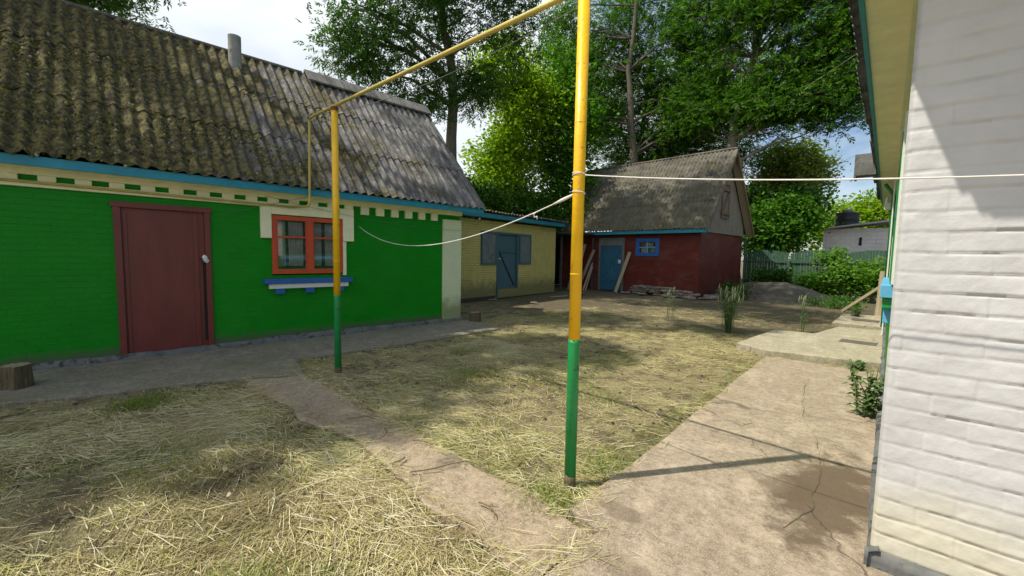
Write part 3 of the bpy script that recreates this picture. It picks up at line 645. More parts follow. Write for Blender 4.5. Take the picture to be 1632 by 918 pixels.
gb = empty('x', (0, 0, 0)); bpy.data.objects.remove(gb)
g = MB(); yy = BY
def roofz(y): return 2.56+(az-2.6)*((y-(BY-.4))/(ay-BY+.4)) if y < ay else 2.56+(az-2.6)*((by1+.4-y)/(by1+.4-ay))
while yy < by1-.01:
    w_ = random.uniform(.12, .19); y2 = min(yy+w_, by1); dx = random.uniform(0, .012)
    ym = (yy+y2)/2; za, zb = roofz(yy)-.1, roofz(y2-.01)-.1
    vs = [(BX-.02, yy, 2.6), (BX-.02, y2-.008, 2.6), (BX-.02, y2-.008, max(zb, 2.61)), (BX-.02, yy, max(za, 2.61))]
    vs = vs+[(x+.035+dx, y, z) for x, y, z in vs]
    if yy < ay < y2: vs[2] = vs[2]; 
    g.add(vs, [(0, 3, 2, 1), (4, 5, 6, 7), (0, 1, 5, 4), (1, 2, 6, 5), (2, 3, 7, 6), (3, 0, 4, 7)]); yy = y2
gb = g.build('gable_boards', M['old_wood'], rb)
h = MB(); HX = BX+.05
for y in (18.0, 18.75): h.box(HX, HX+.03, y, y+.05, 3.15, 4.55)
h.box(HX, HX+.03, 18.05, 18.75, 4.5, 4.56).box(HX, HX+.03, 18.05, 18.75, 3.15, 3.21)
h.box(HX+.032, HX+.06, 17.9, 18.85, 4.25, 4.37).box(HX+.032, HX+.06, 17.9, 18.85, 3.3, 3.42).bar((HX+.045, 18.1, 3.45), (HX+.045, 18.7, 4.2), .09, .02, (1, 0, 0))
h.build('loft_hatch', M['brown_wood'], rb)
Dn = np.array([0, BY-.42-ay, 2.60-az]); sl_ = np.linalg.norm(Dn)
rr_ = corrugated('roof', (bx0-.2, ay, az), (1, 0, 0), Dn, BX+ex-bx0+.2, sl_, 3, M['slate_barn'], rb, .165, .026, res=7, rough=.02, seed=7)
Db = np.array([0, by1+.42-ay, 2.60-az]); corrugated('rear_roof', (bx0-.2, ay, az), (1, 0, 0), Db, BX+ex-bx0+.2, np.linalg.norm(Db), 3, M['slate_barn'], rb, .165, .026, res=4, seed=8)
MB().tube([(bx0-.2, ay, az+.03), (-10, ay, az+.02), (-6.1, ay, az+.03)], .05, 8).build('ridge_roll', M['slate_barn'], rr_)
vb = MB()
for s, ye in ((1, BY-.4), (2, by1+.4)):
    n_ = Vector((0, (ye-ay), 2.58-az)); 
    for k in (.0, ): vb.bar((BX+ex-.03, ay, az-.09), (BX+ex-.03, ye, 2.50), .12, .03, (1, 0, 0))
vb.build('bargeboard', M['brown_wood'], rb)
ub = MB()
for k in range(3): 
    xx = BX+.05+k*.11; ub.add([(xx, ay+.1, az-.1), (xx+.105, ay+.1, az-.1), (xx+.105, by1+.38, 2.54), (xx, by1+.38, 2.54), (xx, ay+.1, az-.13), (xx+.105, ay+.1, az-.13), (xx+.105, by1+.38, 2.51), (xx, by1+.38, 2.51)], [(0, 1, 2, 3), (7, 6, 5, 4), (0, 4, 5, 1), (2, 6, 7, 3), (1, 5, 6, 2), (3, 7, 4, 0)])
ub.build('verge_boards', M['pale_wood'], rb)
d = MB()
for i in range(6): d.box(-10.88+i*.18, -10.88+i*.18+.175, BY+.02, BY+.05, .02, 2.0)
d = d.build('door', M['blue_door'], rb, .003)
MB().box(-10.88, -9.8, BY-.005, BY+.02, .45, .55).box(-10.88, -9.8, BY-.005, BY+.02, 1.85, 1.92).bar((-10.75, BY, .6), (-9.9, BY, 1.8), .08, .02, (0, 1, 0)).build('ledge', M['blue_door'], d, .003)
MB().box(-10.97, -9.7, BY-.02, BY+.03, 2.0, 2.34).build('header_plate', M['plate'], d)
MB().box(-10.97, -10.89, BY-.01, BY+.06, 0, 2.0).box(-9.79, -9.68, BY-.01, BY+.06, 0, 2.32).build('door_frame', M['plate'], d)
MB().box(-9.95, -9.82, BY-.06, BY-.01, 1.22, 1.38).build('padlock_cover', M['rag'], d, .02)
wn2 = MB()
wn2.box(-9.14, -8.98, BY-.03, BY+.05, 1.56, 2.29).box(-8.26, -8.1, BY-.03, BY+.05, 1.56, 2.29).box(-8.98, -8.26, BY-.03, BY+.05, 1.56, 1.70).box(-8.98, -8.26, BY-.03, BY+.05, 2.15, 2.29)
wn2 = wn2.build('window', M['blue'], rb, .005)
MB().box(-8.98, -8.26, BY+.0, BY+.04, 1.90, 1.94).box(-8.64, -8.60, BY+.0, BY+.035, 1.70, 1.90).box(-8.64, -8.60, BY+.0, BY+.035, 1.94, 2.15).build('glazing_bar', M['skyblue'], wn2)
MB().box(-8.98, -8.26, BY+.045, BY+.05, 1.70, 2.15).build('pane', M['glass'], wn2)
for q in ((-8.92, -8.68, 1.70, 1.92), (-8.5, -8.3, 1.72, 1.96), (-8.75, -8.4, 1.95, 2.1)): MB().box(q[0], q[1], BY+.07, BY+.09, q[2], q[3]).build('curtain', M['curtain'], wn2)
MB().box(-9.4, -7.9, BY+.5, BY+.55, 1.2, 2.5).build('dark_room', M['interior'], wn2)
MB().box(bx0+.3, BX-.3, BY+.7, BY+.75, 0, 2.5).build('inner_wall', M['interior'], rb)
# downpipe at the barn's rear corner
tag(MB().tube([(BX+.12, by1+.1, 0), (BX+.12, by1+.1, 2.45)], .05, 8).build('post', M['fence'], None), 'slim green post standing at the rear corner of the red barn', 'post')

# stones along the barn foot
def stone_mesh(i):
    r = np.random.default_rng(50+i); u = np.linspace(0, 2*np.pi, 10, endpoint=False); V = []
    hx, hy = r.uniform(.13, .24), r.uniform(.10, .16); hz = r.uniform(.03, .055)
    ra = 1+r.uniform(-.22, .15, 10)
    for z, k in ((-1, .86), (-.6, 1.), (.6, .98), (1, .84)):
        V += [(hx*k*np.sign(np.cos(t))*abs(np.cos(t))**.6*ra[j], hy*k*np.sign(np.sin(t))*abs(np.sin(t))**.6*ra[j], z*hz+r.uniform(-.006, .006)) for j, t in enumerate(u)]
    F = [(q*10+j, q*10+(j+1) % 10, (q+1)*10+(j+1) % 10, (q+1)*10+j) for q in range(3) for j in range(10)]
    me = bpy.data.meshes.new('stone'); me.from_pydata(V, [], F+[tuple(range(10))[::-1], tuple(range(30, 40))]); me.materials.append(M['stone']); return me
SM = [stone_mesh(i) for i in range(6)]
k = 0
for layer, (xa, xb, n) in enumerate(((-9.35, -5.9, 11), (-9.3, -6.2, 10), (-9.2, -6.5, 9), (-9.15, -7.2, 6))):
    for i in range(n):
        x = xa+(xb-xa)*(i+random.uniform(.1, .9))/n
        o = bpy.data.objects.new('stone', SM[k % 6]); k += 1; link(o)
        o.location = (x, 15.88+layer*.035+random.uniform(-.05, .05)-(.35 if (layer == 0 and i % 3 == 0) else 0), .04+layer*.088)
        o.rotation_euler = (random.uniform(-.12, .12), random.uniform(-.1, .1), random.uniform(-.3, .3)+(math.pi if i % 2 else 0))
        s = random.uniform(.85, 1.3); o.scale = (s, s, 1)
        tag(o, 'flat rubble stone in the low stack along the foot of the red barn', 'stone', 'rubble stones along the barn foot')
for i, (x, y) in enumerate(((-6.1, 16.5), (-6.05, 17.0), (-6.1, 17.6), (-5.95, 16.1))):
    o = bpy.data.objects.new('stone', SM[i]); link(o); o.location = (x, y, .06); o.rotation_euler = (0, .1, i*1.3); o.scale = (1.3, 1.3, 1.4)
    tag(o, 'loose rubble stone beside the right side wall of the red barn', 'stone', 'loose stones by the barn side wall')

# leaning boards
def board(p, q, w_, t, mat, label, nm='board', grp=None, up=(0, 1, 0)):
    o = MB().bar(p, q, w_, t, up).build(nm, M[mat], None, .004); return tag(o, label, 'board', grp)
board((-9.75, 15.75, .0), (-9.38, 16.17, 1.72), .15, .03, 'pale_wood', 'pale board leaning on the red wall just right of the blue barn door')
board((-11.5, 15.1, 0), (-11.42, 15.75, 2.05), .13, .03, 'pale_wood', 'tall upright pale board nearest the dark wood store opening', grp=None)
board((-11.72, 15.0, 0), (-11.76, 15.7, 1.9), .10, .03, 'old_wood', 'grey upright board at the left end of the leaning boards')
board((-11.3, 15.1, 0), (-11.05, 15.95, 1.8), .14, .03, 'old_wood', 'wide grey board leaning to the right beside the blue barn door')
board((-11.05, 15.2, 0), (-11.12, 15.95, 1.2), .07, .03, 'pale_wood', 'short narrow lath leaning left of the blue barn door')
board((-10.85, 15.1, 0), (-11.07, 15.9, 1.05), .05, .025, 'pale_wood', 'shortest slanting lath at the left jamb of the blue barn door')
board((-11.2, 15.0, 0), (-11.2, 15.8, 1.4), .06, .025, 'brown_wood', 'thin brown lath among the boards leaning by the wood store')
board((-2.05, 15.9, .0), (-1.02, 15.6, .98), .09, .07, 'pale_wood', 'long thick board leaning on the pale post at the end of the slab path', up=(0, 0, 1))
tag(MB().tube([(-1.13, 14.9, 0), (-1.12, 14.9, .3), (-1.10, 14.9, 1.25)], [.1, .09, .085], 10).build('post', M['pale_wood'], None), 'short pale wooden post at the far end of the slab path', 'post')

# boards and scrap by the shed
for i, (x, y, s, a, lb) in enumerate(((-10.1, 13.6, .45, .4, 'flat dark board scrap on the ground at the right corner of the yellow shed'), (-10.3, 9.2, .25, .9, 'small pale wood scrap on the ground left of the shed door'), (-8.9, 9.7, .22, .2, 'small white wood chip lying in front of the yellow shed'), (-9.7, 11.9, .7, 1.2, 'long thin stick of scrap wood below the yellow shed wall'), (-10.6, 14.2, .3, .1, 'pale broken board piece at the mouth of the wood store'))):
    o = MB().bar((x-s/2*math.cos(a), y-s/2*math.sin(a), .03), (x+s/2*math.cos(a), y+s/2*math.sin(a), .05), .08 if i != 0 else .3, .02).build('wood_scrap', M['pale_wood' if i != 0 else 'old_wood'], None); tag(o, lb, 'wood scrap')

# ------------------------------------------------------------ stumps
def stump(x, y, r, h, label, flare=.15, seed=0):
    t = empty('tree_stump', (x, y, 0), 0, label, 'stump')
    n = 28; rr2 = np.random.default_rng(seed); V = []; a = np.linspace(0, 2*np.pi, n, endpoint=False)
    fl = 1+.10*np.sin(5*a+seed)+.06*np.sin(9*a+2)+.05*rr2.normal(size=n)
    for k, z in enumerate((-.03, h*.25, h*.6, h*.9, h)):
        q = r*(1+flare*(1-k/4)**2)*fl**(1 if k < 3 else .8)
        V += [(x+q[j]*math.cos(a[j]), y+q[j]*math.sin(a[j]), z+rr2.uniform(-.004, .004)) for j in range(n)]
    F = [(q*n+j, q*n+(j+1) % n, (q+1)*n+(j+1) % n, (q+1)*n+j) for q in range(4) for j in range(n)]
    MB().add(V, F).build('bark', M['stump'], t)
    MB().add(V[-n:], [tuple(range(n))]).build('cut_face', M['stump_top'], t)
stump(-6.76, -.68, .108, .25, 'ridged brown stump on the apron at the left end of the green house', .15, 1)
stump(-7.27, 5.98, .12, .21, 'small wooden block beside the cream corner pillar of the green house', .03, 2)

# ------------------------------------------------------------ fence, outhouse
fx0, fx1, fy = -6.6, -1.0, 21.6
fe = empty('board_fence', (fx0, fy, 0), 0, 'weathered dark green board fence closing the yard behind the barn', 'fence')
pn = [fx0, -4.75, -2.9, fx1]
for i in range(3):
    b = MB(); x = pn[i]+.05
    while x < pn[i+1]-.05:
        w_ = random.uniform(.09, .13); t = (x-pn[i])/(pn[i+1]-pn[i]); zt_ = 1.78+.17*math.sin(math.pi*t)+random.uniform(-.015, .015)
        b.box(x, x+w_-.012, fy+random.uniform(0, .012), fy+.035, .12, zt_); x += w_
    b.build('fence_panel', M['fence'], fe)
MB().box(fx0, fx1, fy-.05, fy-.005, 1.38, 1.46).box(fx0, fx1, fy-.05, fy-.005, .5, .58).build('rail', M['fence'], fe)
for x in pn[1:]: MB().box(x-.06, x+.06, fy-.16, fy-.055, 0, 1.5).build('post', M['fence'], fe, .01)

oh = empty('outhouse', (-3.2, 27.5, 0), 0, 'small white outhouse with a flat tilted sheet roof behind the fence', 'outhouse')
MB().box(-4.55, -2.0, 27.3, 29.5, 0, 3.15).build('wall', brick('whitewashed blocks', (.78, .77, .78), .4, .2, .012, mcol=(.4, .38, .38), wear=(.3, .27, .24), wt=.64), oh)
MB().add([(-5.1, 26.7, 3.05), (-.9, 26.7, 3.52), (-.9, 29.9, 3.6), (-5.1, 29.9, 3.2), (-5.1, 26.7, 3.13), (-.9, 26.7, 3.60), (-.9, 29.9, 3.68), (-5.1, 29.9, 3.28)], [(0, 1, 2, 3), (7, 6, 5, 4), (0, 4, 5, 1), (1, 5, 6, 2), (2, 6, 7, 3), (3, 7, 4, 0)]).build('roof', M['sheet'], oh)
MB().box(-3.05, -2.95, 27.25, 27.3, 2.3, 2.7).build('vent', M['interior'], oh)
bt_ = empty('water_barrel', (-3.7, 28, 3.32), 0, 'black water barrel standing on the outhouse roof', 'barrel')
pr = [(0, .50), (.06, .52), (.1, .49), (.32, .49), (.35, .52), (.38, .49), (.62, .49), (.66, .51), (.70, .47), (.76, .25)]
q = MB()
q.tube([(-3.7, 28, 3.30+z) for z, r in pr], [r for z, r in pr], 20).build('barrel_body', M['black'], bt_, 0, True)
MB().tube([(-3.7, 28, 4.06), (-3.7, 28, 4.16)], .24, 16).build('lid', M['plate'], bt_)

# ------------------------------------------------------------ white house (local: +x along the gable, +y along the side)
wh = empty('white_house', (-.13, 2.66, 0), R(4), 'white brick house with turquoise fascia and cream soffit at the right', 'house')
# gable with modelled brickwork
nx, nzv = 300, 400
xs = np.linspace(-.03, 1.5, nx); zs = np.linspace(.07, 3.3, nzv); XX, ZZ = np.meshgrid(xs, zs, indexing='ij'); P = np.c_[XX.ravel(), ZZ.ravel()]
xw = P[:, 0]+.014*vnoise(P, 3, 1, 2); zw = P[:, 1]+.010*vnoise(P*np.array([1, 2.]), 4.5, 2, 3)
rh = .091; row = np.floor(zw/rh); fz = (zw/rh-row)*rh
bw = .262; hx = xw/bw+.5*(row % 2)+.07*np.sin(row*12.9); bi = np.floor(hx); fx = (hx-bi)*bw
hsh = np.sin(row*127.1+bi*311.7)*43758.5; hsh = hsh-np.floor(hsh)
def groove(d, w_): return np.clip(1-d/w_, 0, 1)**1.5
dz_ = np.minimum(fz, rh-fz*1.0); dxx = np.minimum(fx, bw-fx)
vis = np.clip(.65+.9*vnoise(P, 1.7, 7, 2), .3, 1); visx = np.clip(.12+.7*vnoise(P, 2.3, 8, 2), 0, .5)
dep = -.0105*groove(np.minimum(fz, rh-fz), .010)*vis*(.6+.4*np.clip(.5+vnoise(P*np.array([1, 3.]), 6, 15, 2), 0, 1))-.005*groove(dxx, .011)*visx
dep += (hsh-.5)*.004 + (fz/rh-.5)*-.006*(hsh*.7+.3)*vis + .0055*vnoise(P, 5, 9, 3)+.0026*vnoise(P, 22, 10, 3)
cor = np.clip((P[:, 0]+.03)/.02, 0, 1); dep = dep-(1-cor)**2*.02
Vg = np.c_[P[:, 0], -dep, P[:, 1]]
mesh_np('gable_wall', Vg, grid_faces(nx, nzv)[:, ::1], M['whitewall'], wh, True)
b = MB(); b.box(0, 9, .05, .35, 0, 3.3); b.build('gable_core', M['white'], wh)
# side wall
m_ = MB(); m_.box(.0, .3, .28, 13.4, .1, 3.3).build('side_wall', M['green_brick'], wh)
MB().box(-.026, .3, .018, .28, .105, 3.2).build('corner_pilaster', M['white'], wh, .01)
MB().box(-.025, .3, 13.4, 13.7, .1, 3.2).build('corner_pilaster', M['white'], wh, .01)
# plinth
MB().box(1.2, 9, .04, .3, -.1, .1).build('inner_plinth', M['plinth'], wh)
px_ = np.linspace(-.05, 3, 150); zt2 = .10+.02*vnoise(np.c_[px_, px_*0], 3, 21, 3)
V = np.stack([np.c_[px_, -.03-.02*np.abs(vnoise(np.c_[px_, px_*0+k], 4, 22+k, 3))*(k > 0)+(.03 if k == 0 else 0), (zt2 if k == 0 else zt2*.92 if k == 1 else zt2*0+(.05 if k == 2 else -.05))] for k in range(4)], 1).reshape(-1, 3)
mesh_np('plinth', V, grid_faces(150, 4), M['plinth'], wh, True)
py_ = np.linspace(-.05, 13.7, 260)
V = np.stack([np.c_[(-.02 if k else .01)-.03*np.abs(vnoise(np.c_[py_, py_*0+k], 3, 26+k, 3))-.01*k, py_, (.12 if k == 0 else .10 if k == 1 else -.05)+py_*0] for k in range(3)], 1).reshape(-1, 3)
mesh_np('plinth', V, grid_faces(260, 3)[:, ::-1], M['plinth'], wh, True)
# eaves: overhang .30 on the side, .75 on the gable
MB().box(-.28, 9, -.73, 13.95, 3.2, 3.24).build('soffit', M['cream'], wh)
fc = MB().box(-.31, -.28, -.75, 13.97, 3.17, 3.34).box(-.28, 9, -.76, -.73, 3.17, 3.34).build('fascia', M['turq'], wh, .004)
MB().box(-.05, 0, .3, 13.4, 2.95, 3.2).build('cornice', M['cream'], wh, .005)
corrugated('roof', (4.5, -.8, 5.2), (0, 1, 0), (-4.87, 0, -1.86), 14.8, 5.23, 4, M['slate_plain'], wh, .158, .026, res=6, seed=12)
g = MB().add([(-.25, -.75, 3.3), (4.5, -.75, 5.1), (9.2, -.75, 3.3)], [(0, 2, 1)]).build('gable_triangle', M['white'], wh)
MB().box(-.66, -.33, 7.9, 8.2, 3.14, 3.55).box(-.66, -.62, 7.9, 8.2, 3.08, 3.14).build('gutter_box', M['slate_plain'], wh, .01)
# window on the side
sw = MB().box(-.035, .05, 1.62, 3.3, 1.33, 1.39).box(-.035, .05, 1.62, 3.3, 2.4, 2.46).box(-.035, .05, 1.62, 1.70, 1.39, 2.4).box(-.035, .05, 3.22, 3.3, 1.39, 2.4).build('window', M['polegreen'], wh)
MB().box(-.085, .0, 1.55, 3.5, 1.23, 1.33).build('sill', M['skyblue'], sw, .006)
MB().box(-.07, .0, 1.58, 3.45, 1.15, 1.228).build('sill_moulding', M['polegreen'], sw, .006)
for ya in (1.66, 2.4, 3.25): MB().box(-.06, .0, ya, ya+.12, 1.03, 1.148).build('sill_bracket', M['skyblue'], sw, .005)
for ya in (1.42, 3.32): MB().box(-.03, .0, ya, ya+.18, 1.34, 2.55).build('window_surround', M['white'], sw)
MB().box(-.012, -.006, 1.72, 3.2, 1.39, 2.4).build('pane', M['glass'], sw)
MB().tube([(-.055, 9.4, .1), (-.055, 9.4, 2.9), (-.2, 9.4, 3.15)], .035, 10).build('downpipe', M['polegreen'], wh, 0, True)
MB().tube([(-.05, 7.3, .2), (-.05, 7.3, 2.9)], .012, 8).build('wall_conduit', M['white'], wh)
ib = MB().box(-.2, 0, 9.9, 10.05, 2.66, 2.8).box(-.05, 0, 9.9, 10.05, 2.45, 2.66).build('insulator_bracket', M['white'], wh)
MB().tube([(-.16, 9.97, 2.8), (-.16, 9.97, 2.93)], [.03, .022], 10).build('insulator', M['white'], ib)

# the old crack down the slab, filled with soil and moss
def crack(pts, w0, seed, z=.0215):
    r = np.random.default_rng(seed); P = []
    for a, b in zip(pts[:-1], pts[1:]):
        a = np.array(a); b = np.array(b); k = max(2, int(np.linalg.norm(b-a)/.03)); P += [a+(b-a)*j/k for j in range(k)]
    P = np.array(P); P += np.c_[vnoise(P, 5, seed, 3), vnoise(P, 5, seed+4, 3)]*.045
    w_ = w0*np.clip(.55+1.3*vnoise(P, 4, seed+8, 2)+r.normal(0, .2, len(P)), .12, 2.6)
    V = np.stack([np.c_[P-np.c_[w_, w_*0], np.full(len(P), z)], np.c_[P+np.c_[w_, w_*.3], np.full(len(P), z)]], 1).reshape(-1, 3)
    return V, grid_faces(len(P), 2)
Va, Fa = crack([(-1.12, 6.5), (-.98, 5.5), (-.84, 4.7), (-.66, 4.26), (-.52, 3.6), (-.46, 3.1), (-.52, 2.6)], .0022, 3)
Vb, Fb = crack([(-.66, 4.26), (-.35, 4.5)], .0025, 5); Vc, Fc = crack([(-1.0, 1.95), (-.6, 2.05), (-.2, 2.3)], .0025, 6)
o = mesh_np('path_crack', np.concatenate([Va, Vb, Vc]), np.concatenate([Fa, Fb+len(Va), Fc+len(Va)+len(Vb)]), M['crackdirt']); tag(o, kind='structure')

# mats on the slab
for (x, y, a_, b_, z, lb) in ((-.95, 9.35, .50, .36, .095, 'grey brown doormat lying on the raised concrete slab'), (-1.25, 13.3, .5, .35, .07, 'dull worn mat on the farthest concrete slab')):
    o = MB().box(x-a_/2, x+a_/2, y-b_/2, y+b_/2, z-.01, z+.012).build('doormat', M['mat'], None, .005); tag(o, lb, 'doormat')

# ------------------------------------------------------------ foliage tools
def quads(C, A, B):
    """diamond leaves: centre C, half-length A, half-width B"""
    n = len(C); V = np.empty((n, 4, 3), np.float32); V[:, 0] = C-A; V[:, 1] = C+B-A*.15; V[:, 2] = C+A; V[:, 3] = C-B-A*.15
    return V.reshape(-1, 3), np.arange(4*n).reshape(n, 4)
def unit(v): return v/np.maximum(np.linalg.norm(v, axis=1, keepdims=True), 1e-6)
def leaves(C, size, r, droop=.3, compound=0, width=.42):
    """C: leaf/sprig positions. compound: leaflets per sprig (ash)"""
    n = len(C); d = unit(r.normal(size=(n, 3))*np.array([1, 1, .6])+np.array([0, 0, -droop]))
    nn = unit(r.normal(size=(n, 3))*.55+np.array([0, 0, 1.])); s = unit(np.cross(nn, d))
    if not compound:
        L_ = size*r.uniform(.6, 1.3, (n, 1)); return quads(C, d*L_/2, s*L_*width)
    Cs = []; As = []; Bs = []; L_ = size*r.uniform(.75, 1.25, (n, 1))
    for k in range(compound):
        t = (k//2+1)/((compound+1)//2+.0); sd = 1 if k % 2 else -1
        if k == compound-1: dir_ = d; sd = 0
        else: dir_ = unit(d*.75+s*sd*.8+r.normal(size=(n, 3))*.12)
        ll = L_*.42; base = C+d*L_*(t*.75)
        Cs.append(base+dir_*ll*.5); As.append(dir_*ll*.5); Bs.append(unit(np.cross(dir_, nn)+r.normal(size=(n, 3))*.2)*ll*.17)
    return quads(np.concatenate(Cs), np.concatenate(As), np.concatenate(Bs))
def tree(nm, base, trunk, r0, blobs, mat, label, group, leaf=.14, per=60, crad=.55, compound=0, droop=.3, seed=0, limbs=14, flat=.7, barkm='bark', minor=True, dens=1.35):
    """trunk: points above base; blobs: (cx,cy,cz,rx,ry,rz,n clusters)"""
    r = np.random.default_rng(seed); t = empty(nm, base, 0, label, 'tree', group)
    mb = MB(); pts = [base]+trunk; k = len(pts)
    P3 = []; Rr = []
    for i in range(k-1):
        for j in range(3):
            f = j/3; p = np.array(pts[i])*(1-f)+np.array(pts[i+1])*f; P3.append(p+r.normal(0, r0*.12, 3)*(i+j > 0)); Rr.append(r0*(1-.72*(i+f)/(k-1)))
    P3.append(np.array(pts[-1])); Rr.append(r0*.25); Rr[0] *= 1.25; mb.tube([tuple(p) for p in P3], Rr, 12)
    cl = []
    for (cx_, cy_, cz_, rx, ry, rz, n) in blobs:
        n = int(n*dens); u = unit(r.normal(size=(n, 3)))*(r.uniform(.15, 1, (n, 1))**.45); cl.append(np.array([cx_, cy_, cz_])+u*np.array([rx, ry, rz]))
    cl = np.concatenate(cl)
    # limbs from trunk to some clusters
    T3 = np.array(P3); ids = r.choice(len(cl), min(len(cl), limbs), replace=False)
    for i in ids:
        c_ = cl[i]; cand = [j for j in range(2, len(T3)) if T3[j][2] < c_[2]-.3] or [2]
        j = min(cand, key=lambda q: np.linalg.norm(T3[q]-c_)*1.-T3[q][2]*.15*0); p = T3[j]; L_ = np.linalg.norm(c_-p); rr0 = min(Rr[j]*.6, .02*L_+.012)
        mid = p*.5+c_*.5+np.array([0, 0, .10*L_])+r.normal(0, .06*L_, 3)*.6; m1 = p*.75+mid*.25+r.normal(0, .02*L_, 3)
        mb.tube([tuple(p), tuple(m1), tuple(mid), tuple(mid*.4+c_*.6+r.normal(0, .03*L_, 3)), tuple(c_)], [rr0, rr0*.85, rr0*.6, rr0*.4, rr0*.12], 6)
        if minor:
            for _ in range(3):
                q = mid*(1-.5)+c_*.5; e = c_+r.normal(0, .7, 3)*np.array([1, 1, .6]); mb.tube([tuple(mid), tuple((mid+e)/2+r.normal(0, .08, 3)), tuple(e)], [rr0*.35, rr0*.22, rr0*.08], 4)
    mb.build('trunk', M[barkm], t, 0, True)
    cs = r.uniform(.65, 1.3, (len(cl), 1))*crad; cnt = np.maximum(4, (per*(cs[:, 0]/crad)**2*r.uniform(.6, 1.25, len(cl))).astype(int))
    idx = np.repeat(np.arange(len(cl)), cnt)
    off = r.normal(size=(len(idx), 3))*np.array([1, 1, flat])*cs[idx]*.62
    C = cl[idx]+off; C = C-np.array([0, 0, 1])*(off[:, :1]**2+off[:, 1:2]**2)*.25
    V, Fq = leaves(C, leaf, r, droop, compound)
    mesh_np('crown', V, Fq, M[mat], t)
    return t

G1 = 'tall ash trees behind the yard'
# ash behind the yellow shed
tree('ash_tree', (-13.7, 10.0, 0), [(-13.75, 10.0, 5.0), (-13.7, 10.05, 8.1), (-14.0, 9.7, 11), (-14.2, 9.4, 15)], .27,
     [(-13.9, 9.4, 12.6, 2.2, 2.4, 3.4, 70), (-11.6, 7.6, 14.6, 3.0, 2.8, 1.4, 70), (-8.9, 5.6, 15.6, 2.2, 2.2, 1.2, 42), (-12.4, 10.6, 13.4, 2, 1.8, 1.8, 40), (-9.3, 10.8, 14.6, 2.4, 2.0, .9, 46), (-14.2, 7.3, 9.0, 1.1, 1.3, 1.6, 30), (-14.3, 6.2, 8.4, .7, .8, 1.2, 14), (-14.0, 6.7, 12.2, 1.4, 1.3, 1.5, 20), (-12.6, 11.8, 10.8, 1.2, 1.4, 2.0, 26), (-13.6, 10.0, 8.0, 1.1, 1.5, 1.0, 22), (-13.8, 8.6, 7.1, .9, .9, .7, 12), (-13.6, 11.4, 8.7, .9, 1.0, .9, 12)],
     'leaf_ash', 'tall ash tree with a bare lower trunk rising just behind the yellow shed', 'tree', .34, 34, .55, 7, .7, 1, 30, .8)
tree('ash_tree', (-11.8, 22.6, 0), [(-12.4, 22.2, 4.0), (-12.9, 21.8, 9.0), (-13.1, 21.8, 12.0), (-12.8, 21.8, 17)], .30,
     [(-13.0, 23.6, 14.5, 3.2, 1.8, 4.0, 66), (-15.4, 21, 10.5, 1.9, 2, 3.0, 42), (-11.2, 24, 9.8, 2.2, 1.6, 2.4, 40), (-13.5, 24, 7.5, 2.4, 1.5, 1.8, 30), (-16.5, 21, 14.5, 2.5, 2, 3.5, 50)],
     'leaf_dark', 'tall multi-stemmed ash rising behind the left half of the barn roof', 'tree', .40, 50, .75, 7, .5, 2, 40, .8, dens=1.6)
tree('ash_tree', (-7.6, 23.8, 0), [(-7.95, 22.9, 5.0), (-7.6, 22.4, 8.4), (-7.3, 23.8, 11.5), (-6.8, 23.6, 16)], .30,
     [(-9.4, 23.4, 13.5, 2.2, 1.6, 3.4, 48), (-9.3, 22.6, 9.4, 2.0, 1.6, 1.6, 46), (-6.2, 22.9, 9.3, 1.9, 1.6, 1.5, 50), (-4.3, 22.4, 8.3, 1.7, 1.4, 1.1, 36), (-4.6, 22.5, 12.0, 2.2, 1.6, 2.4, 48), (-3.2, 22.2, 10.3, 1.3, 1.3, 2.0, 26), (-6.3, 22.6, 14.6, 2.6, 2, 2.8, 45), (-2.9, 22.0, 13.0, 1.0, 1.3, 2.4, 22)],
     'leaf_dark', 'tall dark ash with a pale trunk behind the barn gable peak', 'tree', .38, 50, .74, 7, .35, 3, 46, .6, 'pale_bark', dens=1.6)
tree('ash_tree', (-14.6, 25.5, 0), [(-14.6, 25.5, 5.0), (-14.3, 25.5, 9.0), (-13.9, 25.6, 14.0)], .28,
     [(-15.5, 26, 10.5, 3.0, 2, 4.0, 46), (-11.0, 27, 8.0, 3.0, 2, 2.6, 58), (-10.5, 27, 13.0, 3.4, 2, 3.2, 34), (-18.5, 26, 12.5, 2.6, 2, 4.5, 44)],
     'leaf_mid', 'more distant ash filling the gap behind the barn roof ridge', 'tree', .36, 75, .9, 5, .4, 12, 30, .7, dens=1.8)
# sunlit maples left of the barn
tree('maple_tree', (-15.6, 14.6, 0), [(-15.4, 14.5, 3.0), (-15.3, 14.4, 6.0), (-15.1, 14.4, 9)], .18,
     [(-15.2, 13.8, 5.0, 1.4, 1.7, 2.6, 80), (-14.8, 15.2, 7.4, 1.5, 1.7, 3.2, 80), (-15.5, 14.5, 10.6, 1.3, 1.6, 1.9, 38)], 'leaf_maple', 'bright yellow-green maple rising over the end of the green house roof', 'tree', .17, 110, .6, 0, .3, 4, 20)
tree('maple_tree', (-14.0, 17.9, 0), [(-14.2, 17.9, 3.0), (-14.2, 17.8, 6.0), (-14.4, 17.8, 9.5)], .17,
     [(-13.6, 17.0, 4.4, 1.6, 1.2, 2.2, 70), (-14.0, 17.2, 7.8, 1.8, 1.4, 2.4, 64), (-14.6, 17.2, 10.6, 1.5, 1.2, 1.6, 30)], 'leaf_mid', 'green maple between the yellow shed and the left end of the barn roof', 'tree', .17, 105, .62, 0, .3, 5, 20)
